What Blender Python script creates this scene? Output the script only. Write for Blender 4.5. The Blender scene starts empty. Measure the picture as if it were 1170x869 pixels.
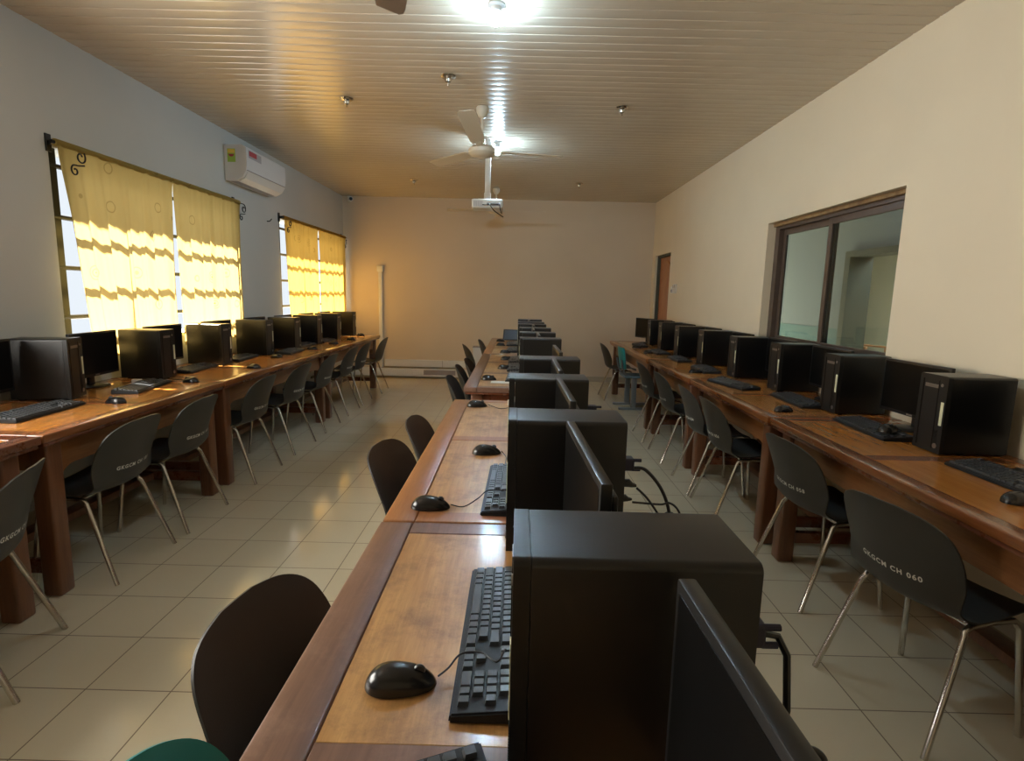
import bpy, bmesh, math, random
from mathutils import Vector, Matrix
random.seed(7)
PI = math.pi
S = bpy.context.scene
C = S.collection

# ------------------------------------------------------------------ camera, world, lights, exposure
XL, XR, YB, YN, ZC = -1.31, 3.62, 6.78, -4.4, 2.86      # room box
cam_d = bpy.data.cameras.new('camera'); cam = bpy.data.objects.new('camera', cam_d); C.objects.link(cam)
cam_d.sensor_fit = 'HORIZONTAL'; cam_d.sensor_width = 36; cam_d.lens = 641.51 / 1170 * 36
cam_d.clip_start = 0.02
def cam_axes(p, y, r):
    f = Vector((math.sin(y)*math.cos(p), math.cos(y)*math.cos(p), -math.sin(p)))
    rt = Vector((math.cos(y), -math.sin(y), 0)); up = rt.cross(f)
    c, s = math.cos(r), math.sin(r)
    return c*rt + s*up, -s*rt + c*up, f
a_, b_, f_ = cam_axes(0.152664, -0.00518, 0.023298)
m = Matrix((a_, b_, -f_)).transposed().to_4x4()
m.translation = Vector((1.47363, -2.36192, 1.39754))
cam.matrix_world = m
S.camera = cam

W = bpy.data.worlds.new('sky'); S.world = W; W.use_nodes = True
bg = W.node_tree.nodes['Background']; bg.inputs[0].default_value = (0.86, 0.93, 1.0, 1); bg.inputs[1].default_value = 0.8

def lamp(name, typ, loc, rot, energy, color, **kw):
    d = bpy.data.lights.new(name, typ); d.energy = energy; d.color = color
    for k, v in kw.items(): setattr(d, k, v)
    o = bpy.data.objects.new(name, d); C.objects.link(o); o.location = loc; o.rotation_euler = rot
    return o
# late morning sun on the window side
lamp('sun', 'SUN', (-8, 2, 10), (0, math.radians(-31), math.radians(-4)), 58.0, (1.0, 0.94, 0.80), angle=0.03)
# daylight arriving at the windows (left wall)
WINS = [(1.09, 3.27), (4.33, 6.66), (-1.85, 0.15)]
WZ0, WZ1 = 1.02, 2.20
for i, (y0, y1) in enumerate(WINS):
    lamp('window_daylight', 'AREA', (XL-0.32, (y0+y1)/2, (WZ0+WZ1)/2), (0, -PI/2, 0), (6, 13, 120)[i], (1.0, 0.95, 0.86),
         shape='RECTANGLE', size=WZ1-WZ0, size_y=y1-y0)
BULB = (0.56, 0.81, 1.0)
BULB_STRENGTH = 850.0
S.view_settings.view_transform = 'Standard'; S.view_settings.look = 'None'
S.view_settings.exposure = 0.28; S.view_settings.gamma = 1.0; S.view_settings.use_curve_mapping = False

# ------------------------------------------------------------------ materials
def srgb(r, g, b):
    def f(c):
        c /= 255
        return c/12.92 if c <= 0.04045 else ((c+0.055)/1.055)**2.4
    return (f(r), f(g), f(b), 1)
def mat(name, col, rough=0.5, metal=0.0, spec=0.5, noise=None, bump=0.0, bscale=200, coat=0.0, emis=None, trans=0.0):
    m = bpy.data.materials.new(name); m.use_nodes = True
    nt = m.node_tree; b = nt.nodes['Principled BSDF']
    b.inputs['Base Color'].default_value = col; b.inputs['Roughness'].default_value = rough
    b.inputs['Metallic'].default_value = metal; b.inputs['Specular IOR Level'].default_value = spec
    if coat: b.inputs['Coat Weight'].default_value = coat; b.inputs['Coat Roughness'].default_value = 0.12
    if trans: b.inputs['Transmission Weight'].default_value = trans
    if emis: b.inputs['Emission Color'].default_value = emis[0]; b.inputs['Emission Strength'].default_value = emis[1]
    tc = nt.nodes.new('ShaderNodeTexCoord')
    if noise:
        c2, sc, amt = noise
        n = nt.nodes.new('ShaderNodeTexNoise'); n.inputs['Scale'].default_value = sc; n.inputs['Detail'].default_value = 6
        nt.links.new(tc.outputs['Object'], n.inputs['Vector'])
        r = nt.nodes.new('ShaderNodeMapRange'); r.inputs[1].default_value = 0.35; r.inputs[2].default_value = 0.7; r.inputs[4].default_value = amt
        nt.links.new(n.outputs[0], r.inputs[0])
        mx = nt.nodes.new('ShaderNodeMix'); mx.data_type = 'RGBA'
        mx.inputs[6].default_value = col; mx.inputs[7].default_value = c2
        nt.links.new(r.outputs[0], mx.inputs[0]); nt.links.new(mx.outputs[2], b.inputs['Base Color'])
    if bump:
        n2 = nt.nodes.new('ShaderNodeTexNoise'); n2.inputs['Scale'].default_value = bscale; n2.inputs['Detail'].default_value = 3
        nt.links.new(tc.outputs['Object'], n2.inputs['Vector'])
        bp = nt.nodes.new('ShaderNodeBump'); bp.inputs['Strength'].default_value = bump; bp.inputs['Distance'].default_value = 0.002
        nt.links.new(n2.outputs[0], bp.inputs['Height']); nt.links.new(bp.outputs[0], b.inputs['Normal'])
    return m

def wood(name, c1, c2, axis='Y', rough=0.28, coat=0.35, scale=1.0, wear=None):
    m = bpy.data.materials.new(name); m.use_nodes = True
    nt = m.node_tree; b = nt.nodes['Principled BSDF']; L = nt.links.new
    tc = nt.nodes.new('ShaderNodeTexCoord'); mp = nt.nodes.new('ShaderNodeMapping')
    s = {'X': (1.6, 26, 26), 'Y': (26, 1.6, 26), 'Z': (26, 26, 1.6)}[axis]
    mp.inputs['Scale'].default_value = [v*scale for v in s]
    L(tc.outputs['Object'], mp.inputs['Vector'])
    n = nt.nodes.new('ShaderNodeTexNoise'); n.inputs['Scale'].default_value = 1.0; n.inputs['Detail'].default_value = 8; n.inputs['Roughness'].default_value = 0.62
    L(mp.outputs[0], n.inputs['Vector'])
    cr = nt.nodes.new('ShaderNodeValToRGB'); cr.color_ramp.elements[0].position = 0.25; cr.color_ramp.elements[1].position = 0.75
    cr.color_ramp.elements[0].color = c1; cr.color_ramp.elements[1].color = c2
    L(n.outputs[0], cr.inputs[0]); out = cr.outputs[0]
    n3 = nt.nodes.new('ShaderNodeTexNoise'); n3.inputs['Scale'].default_value = 7; n3.inputs['Detail'].default_value = 10; n3.inputs['Roughness'].default_value = 0.78
    L(tc.outputs['Object'], n3.inputs['Vector'])
    if wear:
        r = nt.nodes.new('ShaderNodeMapRange'); r.inputs[1].default_value = 0.48; r.inputs[2].default_value = 0.66; r.inputs[4].default_value = 0.75
        L(n3.outputs[0], r.inputs[0])
        mx = nt.nodes.new('ShaderNodeMix'); mx.data_type = 'RGBA'; mx.inputs[7].default_value = wear
        L(out, mx.inputs[6]); L(r.outputs[0], mx.inputs[0]); out = mx.outputs[2]
    n4 = nt.nodes.new('ShaderNodeTexNoise'); n4.inputs['Scale'].default_value = 4.0; n4.inputs['Detail'].default_value = 5; n4.inputs['Roughness'].default_value = 0.75
    L(mp.outputs[0], n4.inputs['Vector'])
    r4 = nt.nodes.new('ShaderNodeMapRange'); r4.inputs[1].default_value = 0.3; r4.inputs[2].default_value = 0.7; r4.inputs[3].default_value = 0.86; r4.inputs[4].default_value = 1.10; L(n4.outputs[0], r4.inputs[0])
    vm = nt.nodes.new('ShaderNodeVectorMath'); vm.operation = 'SCALE'; L(out, vm.inputs[0]); L(r4.outputs[0], vm.inputs['Scale']); out = vm.outputs[0]
    L(out, b.inputs['Base Color'])
    rr = nt.nodes.new('ShaderNodeMapRange'); rr.inputs[3].default_value = rough*0.75; rr.inputs[4].default_value = rough*1.5
    L(n3.outputs[0], rr.inputs[0]); L(rr.outputs[0], b.inputs['Roughness'])
    b.inputs['Coat Weight'].default_value = coat; b.inputs['Coat Roughness'].default_value = 0.14
    bp = nt.nodes.new('ShaderNodeBump'); bp.inputs['Strength'].default_value = 0.05; bp.inputs['Distance'].default_value = 0.0006
    L(n.outputs[0], bp.inputs['Height']); L(bp.outputs[0], b.inputs['Normal'])
    return m

M = {}
M['wall'] = mat('wall_paint', (0.70, 0.61, 0.45, 1), 0.7, noise=((0.62, 0.54, 0.40, 1), 1.3, 0.5), bump=0.25, bscale=60, spec=0.25)
M['wall_left'] = mat('wall_paint_left_shaded', (0.60, 0.60, 0.57, 1), 0.6, noise=((0.52, 0.53, 0.51, 1), 1.1, 0.6), bump=0.25, bscale=60, spec=0.3)  # same paint as the right wall, its backlit grey put into the colour
M['wall_back'] = mat('wall_paint_back', (0.66, 0.56, 0.43, 1), 0.7, noise=((0.60, 0.50, 0.37, 1), 0.9, 0.7), bump=0.2, bscale=60, spec=0.2)
M['ceiling'] = mat('pvc_strip', (0.56, 0.49, 0.39, 1), 0.22, noise=((0.46, 0.40, 0.32, 1), 0.8, 0.6), spec=0.6)
M['plug'] = mat('reveal_plaster', (0.62, 0.61, 0.56, 1), 0.7)
M['skirting'] = mat('skirting_tile', (0.42, 0.37, 0.28, 1), 0.35)
M['black_plastic'] = mat('black_plastic', (0.012, 0.013, 0.015, 1), 0.42, bump=0.08, bscale=500, spec=0.35)
M['black_steel'] = mat('black_steel', (0.0025, 0.0025, 0.003, 1), 0.34, bump=0.1, bscale=700, spec=0.62)
M['bezel'] = mat('black_bezel', (0.012, 0.012, 0.012, 1), 0.34, spec=0.4)
M['screen'] = mat('screen_glass', (0.004, 0.004, 0.004, 1), 0.30, spec=0.2)
M['key'] = mat('key_plastic', (0.05, 0.055, 0.062, 1), 0.3)
M['mouse'] = mat('mouse_plastic', (0.012, 0.012, 0.013, 1), 0.22)
M['shell'] = mat('chair_shell', (0.030, 0.029, 0.026, 1), 0.45, bump=0.15, bscale=300, noise=((0.048, 0.045, 0.04, 1), 6, 0.4))
M['teal'] = mat('teal_shell', (0.012, 0.27, 0.30, 1), 0.35)
M['pale_seat'] = mat('pale_blue_seat', (0.16, 0.22, 0.24, 1), 0.5)
M['chrome'] = mat('chrome_tube', (0.62, 0.60, 0.56, 1), 0.22, metal=1.0)
M['grey_metal'] = mat('grey_metal', (0.28, 0.29, 0.30, 1), 0.4, metal=0.6)
M['white_text'] = mat('white_letter_paint', (0.75, 0.75, 0.70, 1), 0.6)
M['sticker'] = mat('sticker', (0.66, 0.66, 0.44, 1), 0.5)
M['silver'] = mat('silver_badge', (0.3, 0.28, 0.26, 1), 0.3, metal=0.8)
M['iron'] = mat('dark_iron', (0.03, 0.028, 0.026, 1), 0.45, metal=0.5)
M['white_plastic'] = mat('white_plastic', (0.68, 0.68, 0.66, 1), 0.35)
M['cream_plastic'] = mat('cream_enamel', (0.62, 0.56, 0.45, 1), 0.35)
M['shaded_blade_enamel'] = mat('shaded_blade_enamel', (0.10, 0.075, 0.06, 1), 0.35)  # shade on the nearest fan's blades, put into their colour
M['ac_white'] = mat('ac_white', (0.70, 0.70, 0.70, 1), 0.28)
M['ac_grey'] = mat('ac_grey', (0.30, 0.27, 0.27, 1), 0.35)
M['red'] = mat('red_print', (0.45, 0.05, 0.07, 1), 0.5)
M['green'] = mat('green_print', (0.35, 0.55, 0.08, 1), 0.5)
M['yellow'] = mat('yellow_print', (0.8, 0.62, 0.1, 1), 0.5)
M['label_grey'] = mat('label_grey', (0.42, 0.42, 0.44, 1), 0.4)
M['frame'] = mat('window_frame_brown', (0.075, 0.052, 0.040, 1), 0.4, noise=((0.12, 0.09, 0.07, 1), 9, 0.5))
M['timber_lip'] = mat('rough_timber_lip', (0.30, 0.20, 0.09, 1), 0.7, noise=((0.16, 0.09, 0.04, 1), 14, 1.0))
M['paper'] = mat('paper', (0.72, 0.70, 0.62, 1), 0.7)
M['blue_plug'] = mat('dark_blue_plug', (0.012, 0.012, 0.035, 1), 0.45)
M['cable'] = mat('cable_rubber', (0.008, 0.008, 0.009, 1), 0.4)
M['white_cable'] = mat('white_cable', (0.6, 0.6, 0.58, 1), 0.4)
M['roomwall'] = mat('next_room_paint', (0.19, 0.215, 0.235, 1), 0.7)
M['dado'] = mat('teal_dado_paint', (0.08, 0.16, 0.17, 1), 0.5)
M['jamb'] = mat('olive_door_jamb', (0.07, 0.075, 0.055, 1), 0.6)
M['cream_room'] = mat('cream_room_paint', (0.6, 0.55, 0.42, 1), 0.7)
M['door_wood'] = wood('door_wood', (0.28, 0.09, 0.025, 1), (0.46, 0.18, 0.05, 1), 'Z', rough=0.35)
M['varnish'] = wood('varnished_orange_wood', (0.42, 0.155, 0.026, 1), (0.54, 0.225, 0.048, 1), 'Y', rough=0.22, coat=0.5)
M['red_wood'] = wood('red_brown_wood', (0.125, 0.034, 0.014, 1), (0.165, 0.050, 0.020, 1), 'Y', rough=0.25, coat=0.5)
M['leg_wood'] = wood('brown_leg_wood', (0.12, 0.042, 0.018, 1), (0.20, 0.08, 0.035, 1), 'Z', rough=0.34, coat=0.3)
M['apron_wood'] = wood('apron_wood', (0.22, 0.085, 0.028, 1), (0.33, 0.14, 0.05, 1), 'Y', rough=0.34, coat=0.3)
M['pale_panel'] = wood('worn_pale_panel', (0.42, 0.205, 0.06, 1), (0.60, 0.34, 0.12, 1), 'Y', rough=0.32, coat=0.35, wear=(0.25, 0.125, 0.055, 1))
M['purple_frame'] = wood('worn_purple_brown_frame', (0.15, 0.072, 0.045, 1), (0.22, 0.115, 0.075, 1), 'Y', rough=0.4, coat=0.2, wear=(0.26, 0.15, 0.105, 1))
M['edge_wood'] = wood('red_orange_edge_wood', (0.20, 0.062, 0.018, 1), (0.28, 0.10, 0.03, 1), 'Y', rough=0.22, coat=0.5)
M['orange_frame'] = wood('orange_frame', (0.30, 0.115, 0.035, 1), (0.40, 0.17, 0.06, 1), 'Y', rough=0.3, coat=0.35)

def floor_mat():
    m = bpy.data.materials.new('floor_tile'); m.use_nodes = True
    nt = m.node_tree; b = nt.nodes['Principled BSDF']; L = nt.links.new
    tc = nt.nodes.new('ShaderNodeTexCoord'); sx = nt.nodes.new('ShaderNodeSeparateXYZ'); L(tc.outputs['Object'], sx.inputs[0])
    def mth(op, a, b2=None):
        n = nt.nodes.new('ShaderNodeMath'); n.operation = op
        for i, v in enumerate((a, b2)):
            if v is None: continue
            if isinstance(v, (int, float)): n.inputs[i].default_value = v
            else: L(v, n.inputs[i])
        return n.outputs[0]
    g = []; ids = []
    for ax in (0, 1):
        u = mth('DIVIDE', sx.outputs[ax], 0.30)
        fr = mth('FRACT', u); ids.append(mth('FLOOR', u))
        d = mth('MINIMUM', fr, mth('SUBTRACT', 1.0, fr)); g.append(d)
    d = mth('MINIMUM', g[0], g[1])
    line = mth('LESS_THAN', d, 0.0075)
    cb = nt.nodes.new('ShaderNodeCombineXYZ'); L(ids[0], cb.inputs[0]); L(ids[1], cb.inputs[1])
    wn = nt.nodes.new('ShaderNodeTexWhiteNoise'); wn.noise_dimensions = '2D'; L(cb.outputs[0], wn.inputs['Vector'])
    n = nt.nodes.new('ShaderNodeTexNoise'); n.inputs['Scale'].default_value = 3; n.inputs['Detail'].default_value = 6; L(tc.outputs['Object'], n.inputs['Vector'])
    v = mth('ADD', mth('MULTIPLY', wn.outputs[0], 0.35), mth('MULTIPLY', n.outputs[0], 0.6))
    c = nt.nodes.new('ShaderNodeMix'); c.data_type = 'RGBA'; c.inputs[6].default_value = (0.55, 0.47, 0.32, 1); c.inputs[7].default_value = (0.62, 0.54, 0.39, 1)
    L(v, c.inputs[0])
    c2 = nt.nodes.new('ShaderNodeMix'); c2.data_type = 'RGBA'; c2.inputs[7].default_value = (0.17, 0.125, 0.08, 1)
    L(line, c2.inputs[0]); L(c.outputs[2], c2.inputs[6]); L(c2.outputs[2], b.inputs['Base Color'])
    r = mth('ADD', mth('MULTIPLY', line, 0.5), mth('ADD', 0.07, mth('MULTIPLY', n.outputs[0], 0.13))); L(r, b.inputs['Roughness'])
    bp = nt.nodes.new('ShaderNodeBump'); bp.inputs['Strength'].default_value = 0.35; bp.inputs['Distance'].default_value = 0.0015
    n2 = nt.nodes.new('ShaderNodeTexNoise'); n2.inputs['Scale'].default_value = 9; L(tc.outputs['Object'], n2.inputs['Vector'])
    L(mth('SUBTRACT', mth('MULTIPLY', n2.outputs[0], 0.5), line), bp.inputs['Height']); L(bp.outputs[0], b.inputs['Normal'])
    return m
M['floor'] = floor_mat()

def curtain_mat(name, col, tcol):
    m = bpy.data.materials.new(name); m.use_nodes = True
    nt = m.node_tree; nt.nodes.remove(nt.nodes['Principled BSDF']); L = nt.links.new; out = nt.nodes['Material Output']
    tc = nt.nodes.new('ShaderNodeTexCoord')
    mp = nt.nodes.new('ShaderNodeMapping'); mp.inputs['Scale'].default_value = (0, 4.2, 4.2); L(tc.outputs['Object'], mp.inputs[0])
    vo = nt.nodes.new('ShaderNodeTexVoronoi'); vo.inputs['Scale'].default_value = 1; vo.inputs['Randomness'].default_value = 0.55; L(mp.outputs[0], vo.inputs['Vector'])
    def mth(op, a, b2):
        n = nt.nodes.new('ShaderNodeMath'); n.operation = op
        for i, v in enumerate((a, b2)):
            if v is None: continue
            if isinstance(v, (int, float)): n.inputs[i].default_value = v
            else: L(v, n.inputs[i])
        return n.outputs[0]
    ring = mth('MULTIPLY', mth('GREATER_THAN', mth('SINE', mth('MULTIPLY', vo.outputs['Distance'], 75), None), 0.55), mth('LESS_THAN', vo.outputs['Distance'], 0.24))
    core = mth('LESS_THAN', vo.outputs['Distance'], 0.035)
    msk = mth('MINIMUM', mth('ADD', mth('MULTIPLY', ring, 0.45), mth('MULTIPLY', core, 0.9)), 1.0)
    def col_node(c):
        x = nt.nodes.new('ShaderNodeMix'); x.data_type = 'RGBA'; x.inputs[6].default_value = c; x.inputs[7].default_value = (c[0]*0.35, c[1]*0.3, c[2]*0.2, 1); L(msk, x.inputs[0]); return x.outputs[2]
    d = nt.nodes.new('ShaderNodeBsdfDiffuse'); L(col_node(col), d.inputs[0])
    t = nt.nodes.new('ShaderNodeBsdfTranslucent'); L(col_node(tcol), t.inputs[0])
    mx = nt.nodes.new('ShaderNodeMixShader'); mx.inputs[0].default_value = 0.55; L(d.outputs[0], mx.inputs[1]); L(t.outputs[0], mx.inputs[2]); L(mx.outputs[0], out.inputs[0])
    return m
M['curtain_a'] = curtain_mat('yellow_curtain_cloth', (0.55, 0.42, 0.13, 1), (0.48, 0.335, 0.12, 1))
M['curtain_b'] = curtain_mat('amber_curtain_cloth', (0.55, 0.36, 0.08, 1), (0.55, 0.31, 0.06, 1))

def glass_mat():
    m = bpy.data.materials.new('window_glass'); m.use_nodes = True
    nt = m.node_tree; nt.nodes.remove(nt.nodes['Principled BSDF']); L = nt.links.new
    t = nt.nodes.new('ShaderNodeBsdfTransparent'); t.inputs[0].default_value = (0.72, 0.80, 0.82, 1)
    g = nt.nodes.new('ShaderNodeBsdfGlossy'); g.inputs['Roughness'].default_value = 0.03
    lw = nt.nodes.new('ShaderNodeLayerWeight'); lw.inputs[0].default_value = 0.5
    pw = nt.nodes.new('ShaderNodeMath'); pw.operation = 'POWER'; pw.inputs[1].default_value = 4.0; L(lw.outputs['Facing'], pw.inputs[0])
    f = nt.nodes.new('ShaderNodeMath'); f.operation = 'MULTIPLY_ADD'; f.inputs[1].default_value = 0.45; f.inputs[2].default_value = 0.03; L(pw.outputs[0], f.inputs[0])
    mx = nt.nodes.new('ShaderNodeMixShader'); L(f.outputs[0], mx.inputs[0]); L(t.outputs[0], mx.inputs[1]); L(g.outputs[0], mx.inputs[2])
    L(mx.outputs[0], nt.nodes['Material Output'].inputs[0]); return m
M['glass'] = glass_mat()
def bulb_mat(k=1.0):
    m = bpy.data.materials.new('lit_bulb'); m.use_nodes = True
    nt = m.node_tree; nt.nodes.remove(nt.nodes['Principled BSDF'])
    e = nt.nodes.new('ShaderNodeEmission'); e.inputs[0].default_value = (*BULB, 1); e.inputs[1].default_value = BULB_STRENGTH*k
    nt.links.new(e.outputs[0], nt.nodes['Material Output'].inputs[0]); return m
M['bulb'] = bulb_mat(); M['bulb_strong'] = bulb_mat(1.6); M['bulb_soft'] = bulb_mat(0.006)

# ------------------------------------------------------------------ mesh helpers
class MB:
    def __init__(s): s.bm = bmesh.new()
    def box(s, x0, x1, y0, y1, z0, z1, bev=0.0, seg=2, mtx=None):
        r = bmesh.ops.create_cube(s.bm, size=1.0)
        vs = r['verts']
        for v in vs:
            v.co = Vector((x0+(v.co.x+0.5)*(x1-x0), y0+(v.co.y+0.5)*(y1-y0), z0+(v.co.z+0.5)*(z1-z0)))
        if mtx is not None:
            for v in vs: v.co = mtx @ v.co
        if bev > 0:
            es = list({e for v in vs for e in v.link_edges})
            bmesh.ops.bevel(s.bm, geom=es, offset=bev, segments=seg, affect='EDGES', profile=0.5)
        return s
    def hexa(s, pts):            # 8 points: bottom 4 ccw, top 4 ccw
        v = [s.bm.verts.new(p) for p in pts]
        for f in ((3,2,1,0), (4,5,6,7), (0,1,5,4), (1,2,6,5), (2,3,7,6), (3,0,4,7)): s.bm.faces.new([v[i] for i in f])
        return s
    def tube(s, pts, r, n=8, cap=True, closed=False):
        pts = [Vector(p) for p in pts]; rings = []; N = len(pts)
        up = None
        for i, p in enumerate(pts):
            if closed: d = pts[(i+1) % N] - pts[i-1]
            elif i == 0: d = pts[1]-p
            elif i == N-1: d = p-pts[i-1]
            else: d = (pts[i+1]-p).normalized() + (p-pts[i-1]).normalized()
            d.normalize()
            if up is None: up = d.orthogonal().normalized()
            else:
                up = (up - d*up.dot(d))
                up = up.normalized() if up.length > 1e-6 else d.orthogonal().normalized()
            w = d.cross(up); rr = r[i] if isinstance(r, (list, tuple)) else r
            rings.append([s.bm.verts.new(p + (up*math.cos(2*PI*k/n) + w*math.sin(2*PI*k/n))*rr) for k in range(n)])
        for i in range(N if closed else N-1):
            A, B = rings[i], rings[(i+1) % N]
            for k in range(n): s.bm.faces.new((A[k], A[(k+1) % n], B[(k+1) % n], B[k]))
        if cap and not closed:
            s.bm.faces.new(list(reversed(rings[0]))); s.bm.faces.new(rings[-1])
        return s
    def lathe(s, prof, n=24, loc=(0, 0, 0), axis='Z'):
        loc = Vector(loc); rings = []
        for r, z in prof:
            ring = []
            for k in range(n):
                a = 2*PI*k/n; c = (r*math.cos(a), r*math.sin(a), z)
                if axis == 'X': c = (z, c[0], c[1])
                if axis == 'Y': c = (c[0], z, c[1])
                ring.append(s.bm.verts.new(loc + Vector(c)))
            rings.append(ring)
        for i in range(len(rings)-1):
            for k in range(n): s.bm.faces.new((rings[i][k], rings[i][(k+1) % n], rings[i+1][(k+1) % n], rings[i+1][k]))
        s.bm.faces.new(list(reversed(rings[0]))); s.bm.faces.new(rings[-1])
        return s
    def grid(s, P, thick=None):
        R, Cn = len(P), len(P[0]); v = [[s.bm.verts.new(p) for p in row] for row in P]
        for i in range(R-1):
            for j in range(Cn-1): s.bm.faces.new((v[i][j], v[i][j+1], v[i+1][j+1], v[i+1][j]))
        return s
    def prism(s, poly, h0, h1, plane='YZ'):   # poly extruded along the missing axis
        def mk(a, b, h): return {'YZ': (h, a, b), 'XZ': (a, h, b), 'XY': (a, b, h)}[plane]
        A = [s.bm.verts.new(mk(a, b, h0)) for a, b in poly]; B = [s.bm.verts.new(mk(a, b, h1)) for a, b in poly]
        n = len(poly); s.bm.faces.new(list(reversed(A))); s.bm.faces.new(B)
        for i in range(n): s.bm.faces.new((A[i], A[(i+1) % n], B[(i+1) % n], B[i]))
        return s
    def build(s, name, material, parent=None, smooth=False, sharp=40, kind=None, loc=None):
        bmesh.ops.recalc_face_normals(s.bm, faces=s.bm.faces)
        me = bpy.data.meshes.new(name); s.bm.to_mesh(me); s.bm.free()
        o = bpy.data.objects.new(name, me); C.objects.link(o); me.materials.append(material)
        if smooth:
            me.polygons.foreach_set('use_smooth', [True]*len(me.polygons))
            me.set_sharp_from_angle(angle=math.radians(sharp))
        if parent: o.parent = parent
        if kind: o['kind'] = kind
        if loc: o.location = loc
        return o
def thing(name, loc, rz=0, label=None, cat=None, group=None):
    o = bpy.data.objects.new(name, None); C.objects.link(o); o.location = loc; o.rotation_euler = (0, 0, rz); o.empty_display_size = 0.1
    tag(o, label, cat, group); return o
def tag(o, label=None, cat=None, group=None):
    if label: o['label'] = label
    if cat: o['category'] = cat
    if group: o['group'] = group
    return o
def dup(root, loc, rz, label, group=None):
    def cp(o, parent):
        c = o.copy(); C.objects.link(c)
        if parent: c.parent = parent
        for ch in o.children: cp(ch, c)
        return c
    r = cp(root, None); r.location = loc; r.rotation_euler = (0, 0, rz); r['label'] = label
    if group: r['group'] = group
    return r
def arc(c, r, a0, a1, n, f): return [f(c[0]+r*math.cos(a0+(a1-a0)*i/n), c[1]+r*math.sin(a0+(a1-a0)*i/n)) for i in range(n+1)]

# ------------------------------------------------------------------ room shell
MB().box(XL-0.2, XR+0.2, YN-0.2, YB+0.2, -0.12, 0.0).build('floor', M['floor'], kind='structure')
# ceiling: glossy strips across the room, 0.10 m pitch
mb = MB(); rows = []
y = YN-0.1; P = 0.10
prof = [(0.0, 0.008), (0.003, 0.0005), (0.012, -0.0002), (0.047, -0.0010), (0.084, -0.0002), (0.093, 0.0005), (0.096, 0.008)]
k = 0
while y < YB+0.1:
    for dy, dz in prof: rows.append([(XL-0.1, y+dy, ZC+dz), (XR+0.1, y+dy, ZC+dz)])
    y += P; k += 1
mb.grid(rows)
top = 0.14
mb.box(XL-0.2, XR+0.2, YN-0.2, YB+0.2, ZC+0.02, ZC+top)
mb.build('ceiling', M['ceiling'], kind='structure')

def wall_with_holes(name, x0, x1, ya, yb, holes, material, zc=ZC+0.1):
    mb = MB(); holes = sorted(holes)
    yy = ya
    for (h0, h1, z0, z1) in holes:
        mb.box(x0, x1, yy, h0, 0, zc)
        if z0 > 0: mb.box(x0, x1, h0, h1, 0, z0)
        mb.box(x0, x1, h0, h1, z1, zc)
        yy = h1
    mb.box(x0, x1, yy, yb, 0, zc)
    return mb.build(name, material, kind='structure')
wall_with_holes('wall_left', XL-0.2, XL, YN-0.2, YB+0.2, [(a, b, WZ0, WZ1) for a, b in WINS], M['wall_left'])
DY0, DY1, DZ = 5.72, 6.58, 2.03
RW = (0.90, 2.63, 1.00, 2.045)
wall_with_holes('wall_right', XR, XR+0.15, YN-0.2, YB+0.2, [RW, (DY0, DY1, 0, DZ)], M['wall'])
MB().box(XL, XR, YB, YB+0.2, 0, ZC+0.1).build('wall_back', M['wall_back'], kind='structure')
MB().box(XL, XR, YN-0.2, YN, 0, ZC+0.1).build('wall_front', M['wall'], kind='structure')
MB().box(XL, XR, YB-0.012, YB, 0, 0.09, 0.003).build('baseboard_back', M['skirting'], kind='structure')
mb = MB(); mb.box(XR-0.012, XR, YN, DY0, 0, 0.09, 0.003); mb.box(XR-0.012, XR, DY1, YB-0.013, 0, 0.09, 0.003); mb.build('baseboard_right', M['skirting'], kind='structure')
MB().box(XL, XL+0.012, YN, YB-0.013, 0, 0.09, 0.003).build('baseboard_left', M['skirting'], kind='structure')

# door in its reveal
dr = MB().box(XR+0.075, XR+0.115, DY0+0.03, DY1-0.03, 0.005, DZ-0.03, 0.004).build('door_1', M['door_wood'], kind='structure')
def arch_panel(y0, y1, z0, z1, x):
    pts = [(y0, z0), (y1, z0), (y1, z1)]
    c = (y0+y1)/2; r = (y1-y0)/2
    pts += [(c+r*math.cos(a), z1+r*1.1*math.sin(a)) for a in [PI*i/10 for i in range(1, 10)]] + [(y0, z1)]
    return pts
mb = MB()
mb.prism(arch_panel(DY0+0.14, DY1-0.14, 1.0, 1.62, 0), XR+0.063, XR+0.076)
mb.box(XR+0.063, XR+0.076, DY0+0.14, DY1-0.14, 0.16, 0.86, 0.01)
mb.build('door_panel', M['door_wood'], dr)
mb = MB(); mb.box(XR+0.03, XR+0.14, DY0, DY0+0.03, 0, DZ); mb.box(XR+0.03, XR+0.14, DY1-0.03, DY1, 0, DZ); mb.box(XR+0.03, XR+0.14, DY0+0.03, DY1-0.03, DZ-0.03, DZ)
mb.build('door_frame', M['jamb'], dr)
mb = MB(); mb.tube([(XR+0.075, DY0+0.1, 1.0), (XR+0.03, DY0+0.1, 1.0), (XR+0.03, DY0+0.21, 1.0)], 0.009); mb.build('door_handle', M['chrome'], dr, smooth=True)

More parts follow.
